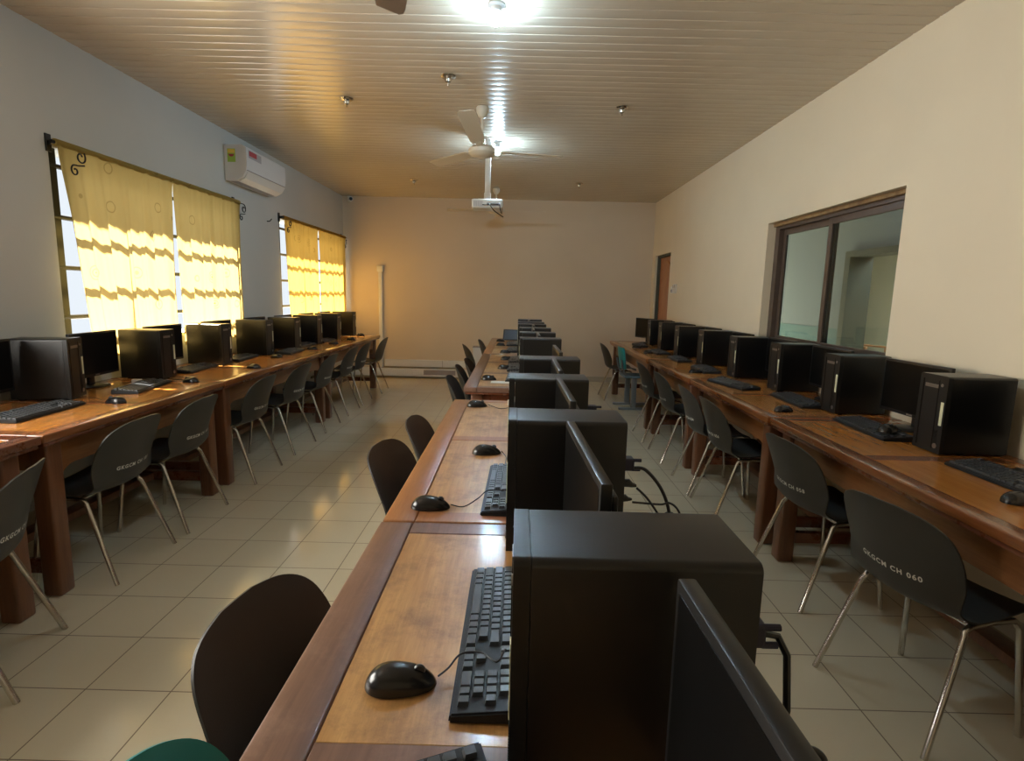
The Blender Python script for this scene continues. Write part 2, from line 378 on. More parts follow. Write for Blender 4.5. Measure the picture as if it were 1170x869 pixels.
# interior sliding window in the right wall
y0, y1, z0, z1 = RW; xf = XR+0.085
w1 = MB()
w1.box(xf-0.015, xf+0.05, y0, y1, z1-0.055, z1); w1.box(xf-0.015, xf+0.05, y0, y1, z0, z0+0.05)
w1.box(xf-0.015, xf+0.05, y0, y0+0.045, z0+0.05, z1-0.055); w1.box(xf-0.015, xf+0.05, y1-0.07, y1, z0+0.05, z1-0.055)
wo = w1.build('window_1', M['frame'], kind='structure')
ym = 1.79
for (a, b, xo) in ((y0+0.045, ym+0.03, xf), (ym-0.03, y1-0.07, xf+0.024)):
    mb = MB(); t = 0.048
    mb.box(xo, xo+0.02, a, a+t, z0+0.05, z1-0.055, 0.003); mb.box(xo, xo+0.02, b-t, b, z0+0.05, z1-0.055, 0.003)
    mb.box(xo, xo+0.02, a+t, b-t, z0+0.05, z0+0.05+t, 0.003); mb.box(xo, xo+0.02, a+t, b-t, z1-0.055-t, z1-0.055, 0.003)
    s = mb.build('window_sash', M['frame'], wo)
    MB().box(xo+0.007, xo+0.012, a+t-0.004, b-t+0.004, z0+0.05+t-0.004, z1-0.055-t+0.004).build('glass_pane', M['glass'], s)
MB().box(XR+0.045, xf-0.016, y0, y1, z1-0.03, z1-0.001, 0.006).build('timber_lip', M['timber_lip'], wo)

# the next room seen through it
mb = MB(); mb.box(XR+0.15, 9.2, -1.5, 11.0, -0.12, 0.0); mb.build('floor_next_room', M['floor'], kind='structure')
mb = MB(); mb.box(XR+0.15, 9.4, -1.7, 11.2, 2.95, 3.05); mb.build('ceiling_next_room', M['cream_room'], kind='structure')
ndy0, ndy1, nz = 4.35, 5.80, 2.08
mb = MB(); mb.box(6.2, 6.4, -1.5, ndy0, 1.0, 2.95); mb.box(6.2, 6.4, ndy1, 11.0, 1.0, 2.95); mb.box(6.2, 6.4, ndy0, ndy1, nz, 2.95)
mb.build('wall_next_room', M['roomwall'], kind='structure')
mb = MB(); mb.box(6.19, 6.41, -1.5, ndy0, 0.0, 1.0); mb.box(6.19, 6.41, ndy1, 11.0, 0.0, 1.0)
mb.build('trim_dado', M['dado'], kind='structure')
mb = MB(); mb.box(6.12, 6.45, ndy1-0.10, ndy1+0.02, 0, nz+0.02); mb.box(6.12, 6.45, ndy0-0.02, ndy0+0.10, 0, nz+0.02); mb.box(6.12, 6.45, ndy0+0.1, ndy1-0.1, nz-0.06, nz+0.02)
mb.build('trim_doorway', M['jamb'], kind='structure')
mb = MB(); mb.box(9.2, 9.4, -1.5, 11.0, 0, 2.95); mb.box(XR+0.15, 9.4, 11.0, 11.2, 0, 2.95); mb.box(XR+0.15, 9.4, -1.7, -1.5, 0, 2.95)
mb.build('wall_far_room', M['cream_room'], kind='structure')
lamp('next_room_fill', 'AREA', (5.0, 3.2, 2.9), (0, 0, 0), 15, (0.78, 0.92, 1.0), shape='RECTANGLE', size=2.0, size_y=4.0)  # unseen area lamp under the ceiling, added to brighten the next room
lamp('far_room_fill', 'AREA', (7.8, 5.5, 2.9), (0, 0, 0), 240, (1.0, 0.96, 0.86), shape='RECTANGLE', size=2.0, size_y=3.0)  # another added ceiling-level lamp, brightens the room beyond the doorway
# wooden armchair beyond the doorway
t = thing('wooden_chair', (7.25, 7.0, 0), math.radians(200), 'pale wooden slatted chair seen through the interior window, beyond the far doorway', 'chair')
for sx in (-0.24, 0.24):
    MB().box(sx-0.02, sx+0.02, -0.24, -0.20, 0, 0.95, 0.004).build('leg', M['apron_wood'], t)
    MB().box(sx-0.02, sx+0.02, 0.20, 0.24, 0, 0.66, 0.004).build('leg', M['apron_wood'], t)
    MB().box(sx-0.025, sx+0.025, -0.2, 0.25, 0.66, 0.69, 0.006).build('armrest', M['apron_wood'], t)
MB().box(-0.22, 0.22, -0.2, 0.23, 0.40, 0.46, 0.02).build('seat', M['paper'], t)
mb = MB()
for k in range(4): mb.box(-0.22, 0.22, -0.235, -0.215, 0.58+k*0.10, 0.64+k*0.10, 0.004)
mb.build('backrest', M['apron_wood'], t)

# ------------------------------------------------------------------ left windows: bars, rods, curtains
def scroll(mb, yc, z, x, sgn, r=0.055):
    # two wrought-iron spirals at a rod end
    def spiral(cy, cz, r0, a0, turns, dirn):
        return [(x, cy + r0*(1-0.72*t)*math.cos(a0+dirn*turns*2*PI*t), cz + r0*(1-0.72*t)*math.sin(a0+dirn*turns*2*PI*t)) for t in [i/26 for i in range(27)]]
    mb.tube([(x, yc-sgn*0.10, z)] + spiral(yc+sgn*0.045, z-0.045, 0.045, PI/2, 1.2, -sgn), 0.005, 6)
    mb.tube([(x, yc+sgn*0.07, z-0.09), (x, yc+sgn*0.02, z-0.10)] + spiral(yc-sgn*0.01, z-0.135, 0.034, PI/2, 1.1, sgn), 0.005, 6)

def window_set(idx, y0, y1, cmat, panels, label_side, visible=True):
    # steel burglar frame in the opening (structure)
    mb = MB(); x = XL-0.035
    mb.box(x-0.008, x+0.008, y0+0.03, y0+0.085, WZ0, WZ1); mb.box(x-0.008, x+0.008, y1-0.075, y1-0.03, WZ0, WZ1)
    for z in (1.19, 1.495, 1.80, 2.10): mb.tube([(x, y0-0.0, z), (x, y1, z)], 0.015, 8)
    n = 4
    for k in range(1, n): yy = y0+(y1-y0)*k/n; mb.tube([(x-0.012, yy, WZ0), (x-0.012, yy, WZ1)], 0.010, 6)
    wobj = mb.build('window_%d' % idx, M['iron'], kind='structure')
    # rod with scrolls
    zr = WZ1+0.015; xr = XL+0.055
    t = thing('curtain_rod', (xr, (y0+y1)/2, zr), 0, 'dark wrought-iron curtain rod with scroll ends over the %s' % label_side, 'curtain rod', 'scrolled iron curtain rods')
    L = (y1-y0)/2
    mb = MB(); mb.tube([(0, -L-0.04, 0), (0, L+0.03, 0)], 0.011, 10)
    mb.build('rod', M['iron'], t, smooth=True)
    for sg in (-1, 1):
        mb = MB(); mb.box(-0.055, 0.012, sg*L-0.008, sg*L+0.008, -0.012, 0.012); mb.box(-0.055, -0.045, sg*L-0.02, sg*L+0.02, -0.05, 0.05, 0.002)
        mb.build('bracket', M['iron'], t)
        mb = MB(); scroll(mb, sg*(L+0.06) if sg > 0 else -L+0.12, 0, 0.012 if sg < 0 else 0.0, 1); mb.build('scroll_finial', M['iron'], t, smooth=True)
    for pi, (ya, yb, ya2, yb2, ph, lab) in enumerate(panels):
        mb = MB(); rows = []; NZ, NY = 26, 90; z_top = zr+0.0; z_bot = 0.92
        folds = 7.5
        for i in range(NZ+1):
            u = i/NZ; z = z_top + (z_bot-z_top)*u; row = []
            for j in range(NY+1):
                s = j/NY; a = ya+(ya2-ya)*u; b = yb+(yb2-yb)*u
                amp = 0.005 + 0.010*min(1, u*3)
                w = math.sin(s*folds*2*PI + ph + 1.6*math.sin(s*7+ph) + 0.5*math.sin(u*2.3+ph+s*5)) + 0.6*math.sin(s*folds*1.13*PI+ph*2+u*0.8) + 0.65*math.sin(s*folds*3.7*PI+ph*3+0.6*math.sin(u*3+s*9))
                row.append((xr + 0.004 + (0.0 if u > 0.05 else 0.012*(1-u/0.05)) + amp*w*0.55, a+(b-a)*s + 0.006*math.sin(s*40+u*5), z))
            rows.append(row)
        mb.grid(rows)
        c = mb.build('curtain', cmat, smooth=True, sharp=180)
        tag(c, lab, 'curtain', 'patterned yellow window curtains')
        # rod sleeve
        mb = MB(); pts = []
        mb.lathe([(0.020, ya), (0.022, ya+0.01), (0.022, yb-0.01), (0.020, yb)], 14, (xr, 0, zr), 'Y')
        mb.build('rod_sleeve', cmat, c, smooth=True)
    return wobj
window_set(2, 1.09, 3.27, M['curtain_a'], [(1.07, 2.195, 1.23, 2.16, 0.4, 'yellow curtain on the left half of the nearer window, slanting hem edge'),
                                           (2.205, 3.28, 2.25, 3.28, 2.1, 'yellow curtain on the right half of the nearer window, sunlit nearly white')], 'nearer window')
window_set(3, 4.33, 6.66, M['curtain_b'], [(4.33, 5.45, 4.46, 5.47, 1.1, 'amber curtain on the left half of the farther window'),
                                           (5.47, 6.68, 5.48, 6.68, 0.2, 'amber curtain on the right half of the farther window, by the corner')], 'farther window')
# a third window of the same wall beside the camera: bare, with the same bars
mb = MB(); x = XL-0.035
for z in (1.19, 1.495, 1.80, 2.10): mb.tube([(x, -1.85, z), (x, 0.15, z)], 0.010, 8)
for yy in (-1.5, -1.15, -0.8, -0.45, -0.1): mb.tube([(x-0.012, yy, WZ0), (x-0.012, yy, WZ1)], 0.007, 6)
mb.build('window_4', M['iron'], kind='structure')
mb = MB()
for i, (a, b) in enumerate(WINS): mb.box(XL-0.2, XL+0.015, a-0.0, b+0.0, WZ0-0.03, WZ0+0.002, 0.004)
mb.build('trim_sill', M['plug'], kind='structure')
MB().box(XL-1.9, XL-0.2, -2.6, 0.55, 2.30, 2.38).build('added_sun_blocker', M['plug'], kind='structure')  # unseen slab added outside to keep direct sun out of the bare window

# ------------------------------------------------------------------ desks
ZT = 0.765
def desk(label, xu, xw, y0, y1, frame, panel, legm, apron, cross, group, face, edge=0.075, far_edge=None, rz=0, group_seam=0.07, arch=True, leg_in=0.045, fl=(1, 1)):
    """xu: user-side edge x, xw: wall-side edge x (world); built around its centre."""
    cx, cy = (xu+xw)/2, (y0+y1)/2
    t = thing('desk', (cx, cy, 0), rz, label, 'desk', group)
    hx, hy = abs(xw-xu)/2, (y1-y0)/2; s = 1 if xu < xw else -1     # user side at -s*hx
    e = edge; top = ZT; th = 0.036
    mb = MB()
    # border rails
    for (a, b, c, d) in ((-hx, -hx+e, -hy, hy), (hx-e, hx, -hy, hy)): mb.box(a, b, c, d, top-th, top, 0.006, 3)
    for (c, d) in ((-hy, -hy+group_seam), (hy-group_seam, hy)): mb.box(-hx+e, hx-e, c, d, top-th, top-0.0005, 0.002, 1)
    mb.build('top_frame', frame, t, smooth=True, sharp=30)
    # moulding under the edge
    mb = MB(); mb.box(-hx+0.008, hx-0.008, -hy+0.008, hy-0.008, top-th-0.018, top-th, 0.006, 2); mb.build('moulding', M['red_wood'] if frame is not M['orange_frame'] else frame, t, smooth=True, sharp=30)
    ys = [-hy+group_seam] + [v for c in cross for v in (c-cy-0.035, c-cy+0.035)] + [hy-group_seam]
    for k in range(0, len(ys), 2):
        MB().box(-hx+e, hx-e, ys[k], ys[k+1], top-0.03, top-0.002, 0.0015, 1).build('panel', panel, t)
    for c in cross: MB().box(-hx+e, hx-e, c-cy-0.035, c-cy+0.035, top-0.03, top-0.0008, 0.0015, 1).build('cross_rail', frame, t)
    # legs
    L = 0.085; zl = top-th-0.018
    for sx in (-1, 1):
        for sy in (-1, 1):
            x = sx*(hx-leg_in-L/2); yv = sy*(hy-0.06-L/2)
            MB().box(x-L/2, x+L/2, yv-L/2, yv+L/2, 0, zl, 0.012, 3).build('leg', legm, t, smooth=True, sharp=30)
    # aprons with curved brackets
    yi = hy-0.06-L; za = zl-0.13
    for sx in (-1, 1):
        x = sx*(hx-leg_in-L/2)
        pts = [(-yi, zl), (-yi, za-0.08)] + [(-yi+0.09-0.09*math.cos(a)+0.0, za-0.08+0.08*math.sin(a)) for a in [PI/2*i/6 for i in range(1, 7)]]
        pts += [(-p, z) for p, z in reversed(pts[1:])] + [(yi, zl)]
        MB().prism(pts, x-0.018, x+0.018, 'YZ').build('apron', apron, t)
    for sy in (-1, 1):
        yv = sy*(hy-0.06-L/2); xi = hx-leg_in-L
        MB().box(-xi, xi, yv-0.018, yv+0.018, za, zl).build('end_apron', apron, t)
        MB().box(-xi, xi, yv-0.022, yv+0.022, 0.10, 0.16, 0.006).build('stretcher', M['red_wood'], t, smooth=True, sharp=30)
    # foot rail along the desk
    xr = s*hx*0.25
    MB().box(xr-0.045, xr+0.045, -hy+0.06+L/2+0.023, hy-0.06-L/2-0.023, 0.105, 0.150, 0.006).build('foot_rail', legm, t, smooth=True, sharp=30)
    # back modesty board
    xb = s*(hx-leg_in-L/2-0.02)
    return t
LG = 'varnished wooden desks along the window wall'; RG = 'varnished wooden desks along the right wall'; CG = 'wooden desks of the middle row'
XUL, XUR = -0.50, 2.86
desk('varnished orange wooden desk at the left wall, nearest the camera, red-brown edge', XUL-0.0, XL+0.02, -2.05, -0.095, M['red_wood'], M['varnish'], M['leg_wood'], M['apron_wood'], [-1.05], LG, 1)
desk('short varnished wooden desk under the nearer curtained window', XUL, XL+0.02, -0.085, 1.395, M['edge_wood'], M['varnish'], M['leg_wood'], M['apron_wood'], [0.62], LG, 1)
desk('long varnished wooden desk at the window wall, beneath the air conditioner', XUL, XL+0.02, 1.405, 3.575, M['edge_wood'], M['varnish'], M['leg_wood'], M['apron_wood'], [2.05, 2.83], LG, 1)
desk('varnished wooden desk at the window wall ending at the far corner', XUL, XL+0.02, 3.585, 5.80, M['edge_wood'], M['varnish'], M['leg_wood'], M['apron_wood'], [4.6], LG, 1)
desk('varnished wooden desk at the right wall, nearest the camera, with thick red edge', XUR+0.01, XR-0.02, -1.55, 0.645, M['edge_wood'], M['varnish'], M['leg_wood'], M['apron_wood'], [-0.10], RG, -1)
desk('varnished wooden desk right below the interior sliding window', XUR, XR-0.02, 0.655, 2.065, M['edge_wood'], M['varnish'], M['leg_wood'], M['apron_wood'], [1.40], RG, -1)
desk('varnished wooden desk at the right wall, just past the interior window', XUR-0.01, XR-0.02, 2.075, 3.435, M['edge_wood'], M['varnish'], M['leg_wood'], M['apron_wood'], [2.75], RG, -1)
desk('varnished wooden desk at the right wall reaching toward the wooden door', XUR-0.03, XR-0.02, 3.445, 5.75, M['orange_frame'], M['varnish'], M['leg_wood'], M['apron_wood'], [4.6], RG, -1)
desk('middle-row desk nearest the camera, worn purple-brown frame around pale panels', 1.110, 1.78, -2.75, -0.880, M['purple_frame'], M['pale_panel'], M['leg_wood'], M['apron_wood'], [-1.69], CG, 1, edge=0.092)
desk('middle-row desk second from the camera, orange frame and pale panels', 1.112, 1.78, -0.872, 0.955, M['orange_frame'], M['pale_panel'], M['leg_wood'], M['apron_wood'], [0.05], CG, 1, edge=0.092)
desk('middle-row desk beyond the gap, dark end apron and white paper on it', 1.125, 1.80, 1.41, 3.60, M['purple_frame'], M['pale_panel'], M['leg_wood'], M['red_wood'], [2.13, 2.86], CG, 1, edge=0.092)
desk('farthest middle-row desk, close to the back wall', 1.125, 1.80, 3.61, 5.75, M['orange_frame'], M['pale_panel'], M['leg_wood'], M['red_wood'], [4.3], CG, 1, edge=0.092)

# ------------------------------------------------------------------ chairs
PROF = [(0.225, 0.405), (0.213, 0.426), (0.18, 0.434), (0.10, 0.430), (0.02, 0.420), (-0.05, 0.417), (-0.10, 0.424), (-0.135, 0.443), (-0.155, 0.475),
        (-0.170, 0.525), (-0.186, 0.585), (-0.203, 0.640), (-0.218, 0.690), (-0.228, 0.725), (-0.234, 0.748), (-0.238, 0.762)]
HW = [0.17, 0.190, 0.203, 0.212, 0.214, 0.212, 0.207, 0.205, 0.208, 0.213, 0.216, 0.212, 0.198, 0.170, 0.125, 0.05]
def prof_at(v):
    i = min(int(v), len(PROF)-2); f = v-i
    # Catmull-Rom through the profile
    def g(k, A): k = max(0, min(len(A)-1, k)); return A[k]
    def cr(A, d=None):
        p = [g(i-1+q, A) for q in range(4)]
        if d is not None: p = [x[d] for x in p]
        return 0.5*((2*p[1]) + (-p[0]+p[2])*f + (2*p[0]-5*p[1]+4*p[2]-p[3])*f*f + (-p[0]+3*p[1]-3*p[2]+p[3])*f**3)
    return cr(PROF, 0), cr(PROF, 1), cr(HW)
def shell_pt(v, s, off=0.0):
    y, z, w = prof_at(v)
    y2, z2, _ = prof_at(min(v+0.05, len(PROF)-1.001)); y1, z1, _ = prof_at(max(v-0.05, 0))
    tx, tz = y2-y1, z2-z1; l = math.hypot(tx, tz) or 1; ny, nz = tz/l, -tx/l     # normal toward sitter side
    bk = max(0, min(1, (v-5)/4.0)); cup = (0.014+0.046*bk*(1-0.5*max(0, min(1, (v-9.5)/4))))*min(1.0, abs(s*w)/0.212)**2.0
    ny0, nz0 = (ny, nz)
    d = cup + off
    return (s*w, y + ny0*d, z + nz0*d)
def chair_shell(material, parent):
    NV, NS = 60, 18; rows = []
    N = len(PROF)-1.001
    front = [[shell_pt(N*i/NV, -1+2*j/NS, 0.0) for j in range(NS+1)] for i in range(NV+1)]
    back = [[shell_pt(N*i/NV, -1+2*j/NS, -0.006) for j in range(NS+1)] for i in range(NV+1)]
    mb = MB(); b = mb.bm
    F = [[b.verts.new(p) for p in r] for r in front]; B = [[b.verts.new(p) for p in r] for r in back]
    for i in range(NV):
        for j in range(NS):
            b.faces.new((F[i][j], F[i][j+1], F[i+1][j+1], F[i+1][j])); b.faces.new((B[i][j], B[i+1][j], B[i+1][j+1], B[i][j+1]))
    for i in range(NV):
        b.faces.new((F[i][0], F[i+1][0], B[i+1][0], B[i][0])); b.faces.new((F[i][NS], B[i][NS], B[i+1][NS], F[i+1][NS]))
    for j in range(NS):
        b.faces.new((F[0][j], B[0][j], B[0][j+1], F[0][j+1])); b.faces.new((F[NV][j], F[NV][j+1], B[NV][j+1], B[NV][j]))
    return mb.build('seat_shell', material, parent, smooth=True, sharp=50)
def chair_legs(parent, tube=0.0105):
    for sx in (-1, 1):
        # rear leg: foot - bend - forward along the seat side
        x0, x1 = sx*0.225, sx*0.185
        rear = [(x0, -0.20, 0.0), (x1+sx*0.006, -0.065, 0.372)] + [(x1, -0.06+0.035*(1-math.cos(a)), 0.372+0.030*math.sin(a)) for a in [PI/2*i/5 for i in range(1, 6)]] + [(x1-sx*0.004, 0.045, 0.4035)]
        MB().tube(rear, tube, 10).build('leg', M['chrome'], parent, smooth=True)
        fr = [(x0-sx*0.01, 0.20, 0.0), (x1+sx*0.004, 0.165, 0.372)] + [(x1, 0.16-0.03*(1-math.cos(a)), 0.372+0.030*math.sin(a)) for a in [PI/2*i/5 for i in range(1, 6)]] + [(x1-sx*0.004, 0.045, 0.4035)]
        MB().tube(fr, tube, 10).build('leg', M['chrome'], parent, smooth=True)
    mb = MB(); mb.tube([(-0.185, -0.03, 0.4025), (0.185, -0.03, 0.4025)], 0.009, 8); mb.tube([(-0.185, 0.12, 0.4025), (0.185, 0.12, 0.4025)], 0.009, 8)
    mb.build('cross_bar', M['chrome'], parent, smooth=True)
_text_cache = {}
def text_mesh(txt, size):
    cu = bpy.data.curves.new('letters', 'FONT'); cu.body = txt; cu.size = size; cu.align_x = 'CENTER'; cu.align_y = 'CENTER'; cu.space_character = 1.25; cu.offset = 0.0008; cu.resolution_u = 4
    o = bpy.data.objects.new('letters', cu); C.objects.link(o)
    dg = bpy.context.evaluated_depsgraph_get(); me = bpy.data.meshes.new_from_object(o.evaluated_get(dg))
    bpy.data.objects.remove(o); bpy.data.curves.remove(cu)
    return me
def chair_text(txt, parent):
    me = text_mesh(txt, 0.0265)
    bm = bmesh.new(); bm.from_mesh(me)
    bmesh.ops.triangulate(bm, faces=bm.faces[:])
    for v in bm.verts:
        X, Z = v.co.x, v.co.y
        # rear face: text reads from behind (viewer behind looks +Y, +X to the right)
        vv = 9.05 + Z/0.060
        y, z, w = prof_at(vv); s = max(-1, min(1, X/w))
        v.co = Vector(shell_pt(vv, s, -0.0072))
    me2 = bpy.data.meshes.new('lettering'); bm.to_mesh(me2); bm.free()
    me2.materials.append(M['white_text'])
    o = bpy.data.objects.new('lettering', me2); C.objects.link(o); o.parent = parent
    o['label'] = 'white stencilled lettering'
def shell_chair(label, group, material, loc, rz, txt=None):
    t = thing('shell_chair', loc, rz, label, 'chair', group)
    chair_shell(material, t); chair_legs(t)
    if txt: chair_text(txt, t)
    return t
GL, GR, GM = 'shell chairs at the left row of desks', 'shell chairs at the right row of desks', 'shell chairs of the middle row'
base_chair = shell_chair('black plastic shell chair turned askew at the near left desk, cut by the frame edge', GL, M['shell'], (-0.445, -0.54, 0), math.radians(112), None)
def place(label, group, loc, rz, txt):
    c = dup(base_chair, loc, rz, label, group)
    if txt: chair_text(txt, c)
    return c
R = math.radians
left = [(-0.575, 0.315, 90, 'GKGCM CH 101', 'black shell chair in front of the near left tower, lettering large and readable'),
        (-0.575, 0.885, 91, 'GKGCM CH 103', 'black shell chair by the double desk legs, third along the left row'),
        (-0.575, 1.735, 90, 'GKGCM CH 105', 'black shell chair just past the double desk legs, fourth along the left row'),
        (-0.575, 2.48, 88, 'GKGCM CH 007', 'black shell chair fifth along the left row, below the air conditioner'),
        (-0.575, 3.235, 90, 'GKGCM CH 009', 'black shell chair sixth along the left row, before the second pair of desk legs'),
        (-0.585, 4.02, 90, 'GKGCM CH 011', 'black shell chair seventh along the left row, past the second pair of desk legs'),
        (-0.59, 4.62, 90, 'GKGCM CH 013', 'black shell chair next to last of the left row'),
        (-0.56, 5.45, 92, None, 'black shell chair at the far end of the left row, against the white conduit')]
for x, y, a, tx, lb in left: place(lb, GL, (x, y, 0), R(a), tx)
right = [(2.93, -1.32, -80, 'GKGCM CH 062', 'black shell chair cut by the right frame edge, nearest the camera'),
         (2.91, -0.54, -76, 'GKGCM CH 060', 'black shell chair with large white lettering CH 060, at the near right desk'),
         (2.965, 0.25, -84, 'GKGCM CH 058', 'black shell chair standing before the double desk legs of the right row'),
         (2.94, 1.235, -90, 'GKGCM CH 056', 'black shell chair under the interior window, its seat showing right of the near tower'),
         (2.935, 1.72, -92, 'GKGCM CH 054', 'black shell chair close behind another, right row, before the middle desk legs'),
         (2.935, 2.50, -90, 'GKGCM CH 052', 'black shell chair fourth from the far end of the right row'),
         (2.93, 3.19, -90, 'GKGCM CH 050', 'black shell chair next to the teal school chair of the right row'),
         (2.88, 5.36, -88, None, 'black shell chair standing alone at the far end of the right row, seen in profile')]
for x, y, a, tx, lb in right: place(lb, GR, (x, y, 0), R(a), tx)
mid = [(1.145, -1.325, -99, 'large dark shell chair at the nearest middle desk, foreground'),
       (1.135, -0.10, -99, 'dark shell chair at the second middle desk, nearer of its two'),
       (1.175, 0.43, -92, 'dark shell chair at the second middle desk, farther of its two'),
       (1.185, 1.93, -90, 'dark shell chair at the near corner of the desk with the dark end apron'),
       (1.18, 2.62, -88, 'dark shell chair with upright back, second along the third middle desk'),
       (1.215, 3.12, -92, 'dark shell chair at the third middle desk, nearly hidden, third along it'),
       (1.04, 4.75, -76, 'dark shell chair pulled out wide, beyond the pale back edge, fourth middle desk'),
       (1.19, 5.45, -90, 'dark shell chair farthest along the middle row, next to the white bin')]
for x, y, a, lb in mid: place(lb, GM, (x, y, 0), R(a), None)
chair_text('GKGCM CH 100', base_chair)
teal = shell_chair('teal plastic shell chair cut by the bottom frame edge, left of the near desk', None, M['teal'], (1.175, -1.81, 0), R(-96))

# teal school chair on grey pedestals, right row
t = thing('school_chair', (3.02, 4.72, 0), R(-88), 'teal-backed school chair with pale seat on grey pedestal legs, right row', 'chair')
mb = MB(); rows = []
for i in range(9):
    z = 0.50+0.27*i/8; hw = 0.17-0.03*(abs(i-4)/4)**3
    rows.append([(hw*(-1+2*j/8), -0.20-0.04*i/8 + 0.03*(abs(-1+2*j/8)**2), z) for j in range(9)])
rows2 = [[(x, y-0.012, z) for x, y, z in r] for r in rows]
mb.grid(rows); mb.grid(rows2)
for r1, r2 in ((rows[0], rows2[0]), (rows[-1], rows2[-1])): mb.grid([r1, r2])
mb.grid([[r[0] for r in rows], [r[0] for r in rows2]]); mb.grid([[r[-1] for r in rows], [r[-1] for r in rows2]])
bmesh.ops.remove_doubles(mb.bm, verts=mb.bm.verts, dist=1e-5)
mb.build('backrest', M['teal'], t, smooth=True)
MB().box(-0.19, 0.19, -0.19, 0.20, 0.40, 0.42, 0.008, 3).build('seat', M['pale_seat'], t, smooth=True)
for sx in (-0.17, 0.17):
    mb = MB(); mb.box(sx-0.03, sx+0.03, -0.10, -0.04, 0.03, 0.40, 0.008); mb.build('leg', M['grey_metal'], t, smooth=True, sharp=30)
    mb = MB(); mb.box(sx-0.025, sx+0.025, -0.25, 0.18, 0.0, 0.03, 0.008); mb.build('foot_bar', M['grey_metal'], t, smooth=True, sharp=30)
    MB().tube([(sx*0.8, -0.07, 0.40), (sx*0.8, -0.18, 0.44), (sx*0.8, -0.215, 0.52), (sx*0.8, -0.232, 0.62)], 0.010, 8).build('back_stay', M['grey_metal'], t, smooth=True)

# ------------------------------------------------------------------ computers
TW, TD, TH = 0.162, 0.285, 0.335
def make_tower(label, group, loc, rz):
    t = thing('computer_tower', loc, rz, label, 'computer', group)
    hx, hy = TW/2, TD/2
    def rr_(x0, x1, z0, z1, r):
        return [(x0, z0), (x1, z0)] + [(x1-r+r*math.cos(a), z1-r+r*math.sin(a)) for a in [PI/2*i/6 for i in range(7)]] + [(x0+r+r*math.cos(a), z1-r+r*math.sin(a)) for a in [PI/2+PI/2*i/6 for i in range(7)]]
    MB().prism(rr_(-hx, hx, 0.008, TH, 0.011), -hy+0.021, hy, 'XZ').build('chassis', M['black_steel'], t, smooth=True, sharp=30)
    MB().prism(rr_(-hx, hx, 0.004, TH+0.0004, 0.010), -hy, -hy+0.0202, 'XZ').build('front_bezel', M['bezel'], t, smooth=True, sharp=30)
    mb = MB()
    mb.box(-hx+0.02, -hx+0.026, -hy-0.0012, -hy+0.002, 0.02, TH-0.02); mb.box(hx-0.05, hx-0.047, -hy-0.0012, -hy+0.002, 0.02, TH-0.02)
    for k in range(14): mb.box(hx-0.043, hx-0.022, -hy-0.001, -hy+0.002, 0.05+k*0.004, 0.052+k*0.004)
    mb.build('front_trim', M['screen'], t)
    MB().box(hx-0.024, hx-0.008, -hy-0.0018, -hy-0.0002, 0.125, 0.225, 0.0005).build('sticker', M['sticker'], t)
    mb = MB(); mb.lathe([(0.011, -0.0025), (0.011, 0.001)], 18, (hx-0.03, -hy, 0.035), 'Y'); mb.build('badge', M['silver'], t)
    mb = MB(); mb.box(-hx+0.035, -hx+0.11, -hy-0.0012, -hy+0.002, TH-0.055, TH-0.040); mb.lathe([(0.007, -0.002), (0.007, 0.001)], 14, (hx-0.03, -hy, TH-0.04), 'Y')
    mb.build('drive_and_button', M['silver'], t)
    for sx in (-1, 1):
        mb = MB()
        for sy in (-1, 1): mb.box(sx*(hx-0.03)-0.012, sx*(hx-0.03)+0.012, sy*(hy-0.04)-0.012, sy*(hy-0.04)+0.012, 0, 0.009)
        mb.build('foot', M['cable'], t)
    mb = MB(); mb.box(-hx+0.015, hx-0.015, hy-0.001, hy+0.0015, 0.02, TH-0.02, 0.001)
    mb.build('rear_plate', M['grey_metal'], t)
    return t
# monitors
MWd, MHt = 0.445, 0.275
def make_monitor(label, group, loc, rz):
    t = thing('monitor', loc, rz, label, 'monitor', group)
    zb = 0.068; hx = MWd/2
    mb = MB(); mb.box(-hx, hx, -0.008, 0.012, zb, zb+MHt, 0.003, 2); mb.box(-hx+0.03, hx-0.03, 0.012, 0.030, zb+0.03, zb+MHt-0.03, 0.008, 2)
    mb.build('housing', M['bezel'], t, smooth=True, sharp=30)
    MB().box(-hx+0.012, hx-0.012, -0.0088, -0.0075, zb+0.018, zb+MHt-0.012).build('screen', M['screen'], t)
    MB().box(-0.03, 0.03, 0.028, 0.045, 0.010, zb+0.12, 0.006, 2).build('neck', M['bezel'], t, smooth=True, sharp=30)
    MB().lathe([(0.095, 0.0), (0.098, 0.004), (0.09, 0.010), (0.03, 0.014)], 28, (0, 0.03, 0)).build('base', M['bezel'], t, smooth=True, sharp=40)
    MB().box(-0.02, 0.02, -0.0092, -0.0082, zb+0.005, zb+0.013).build('badge', M['silver'], t)
    return t
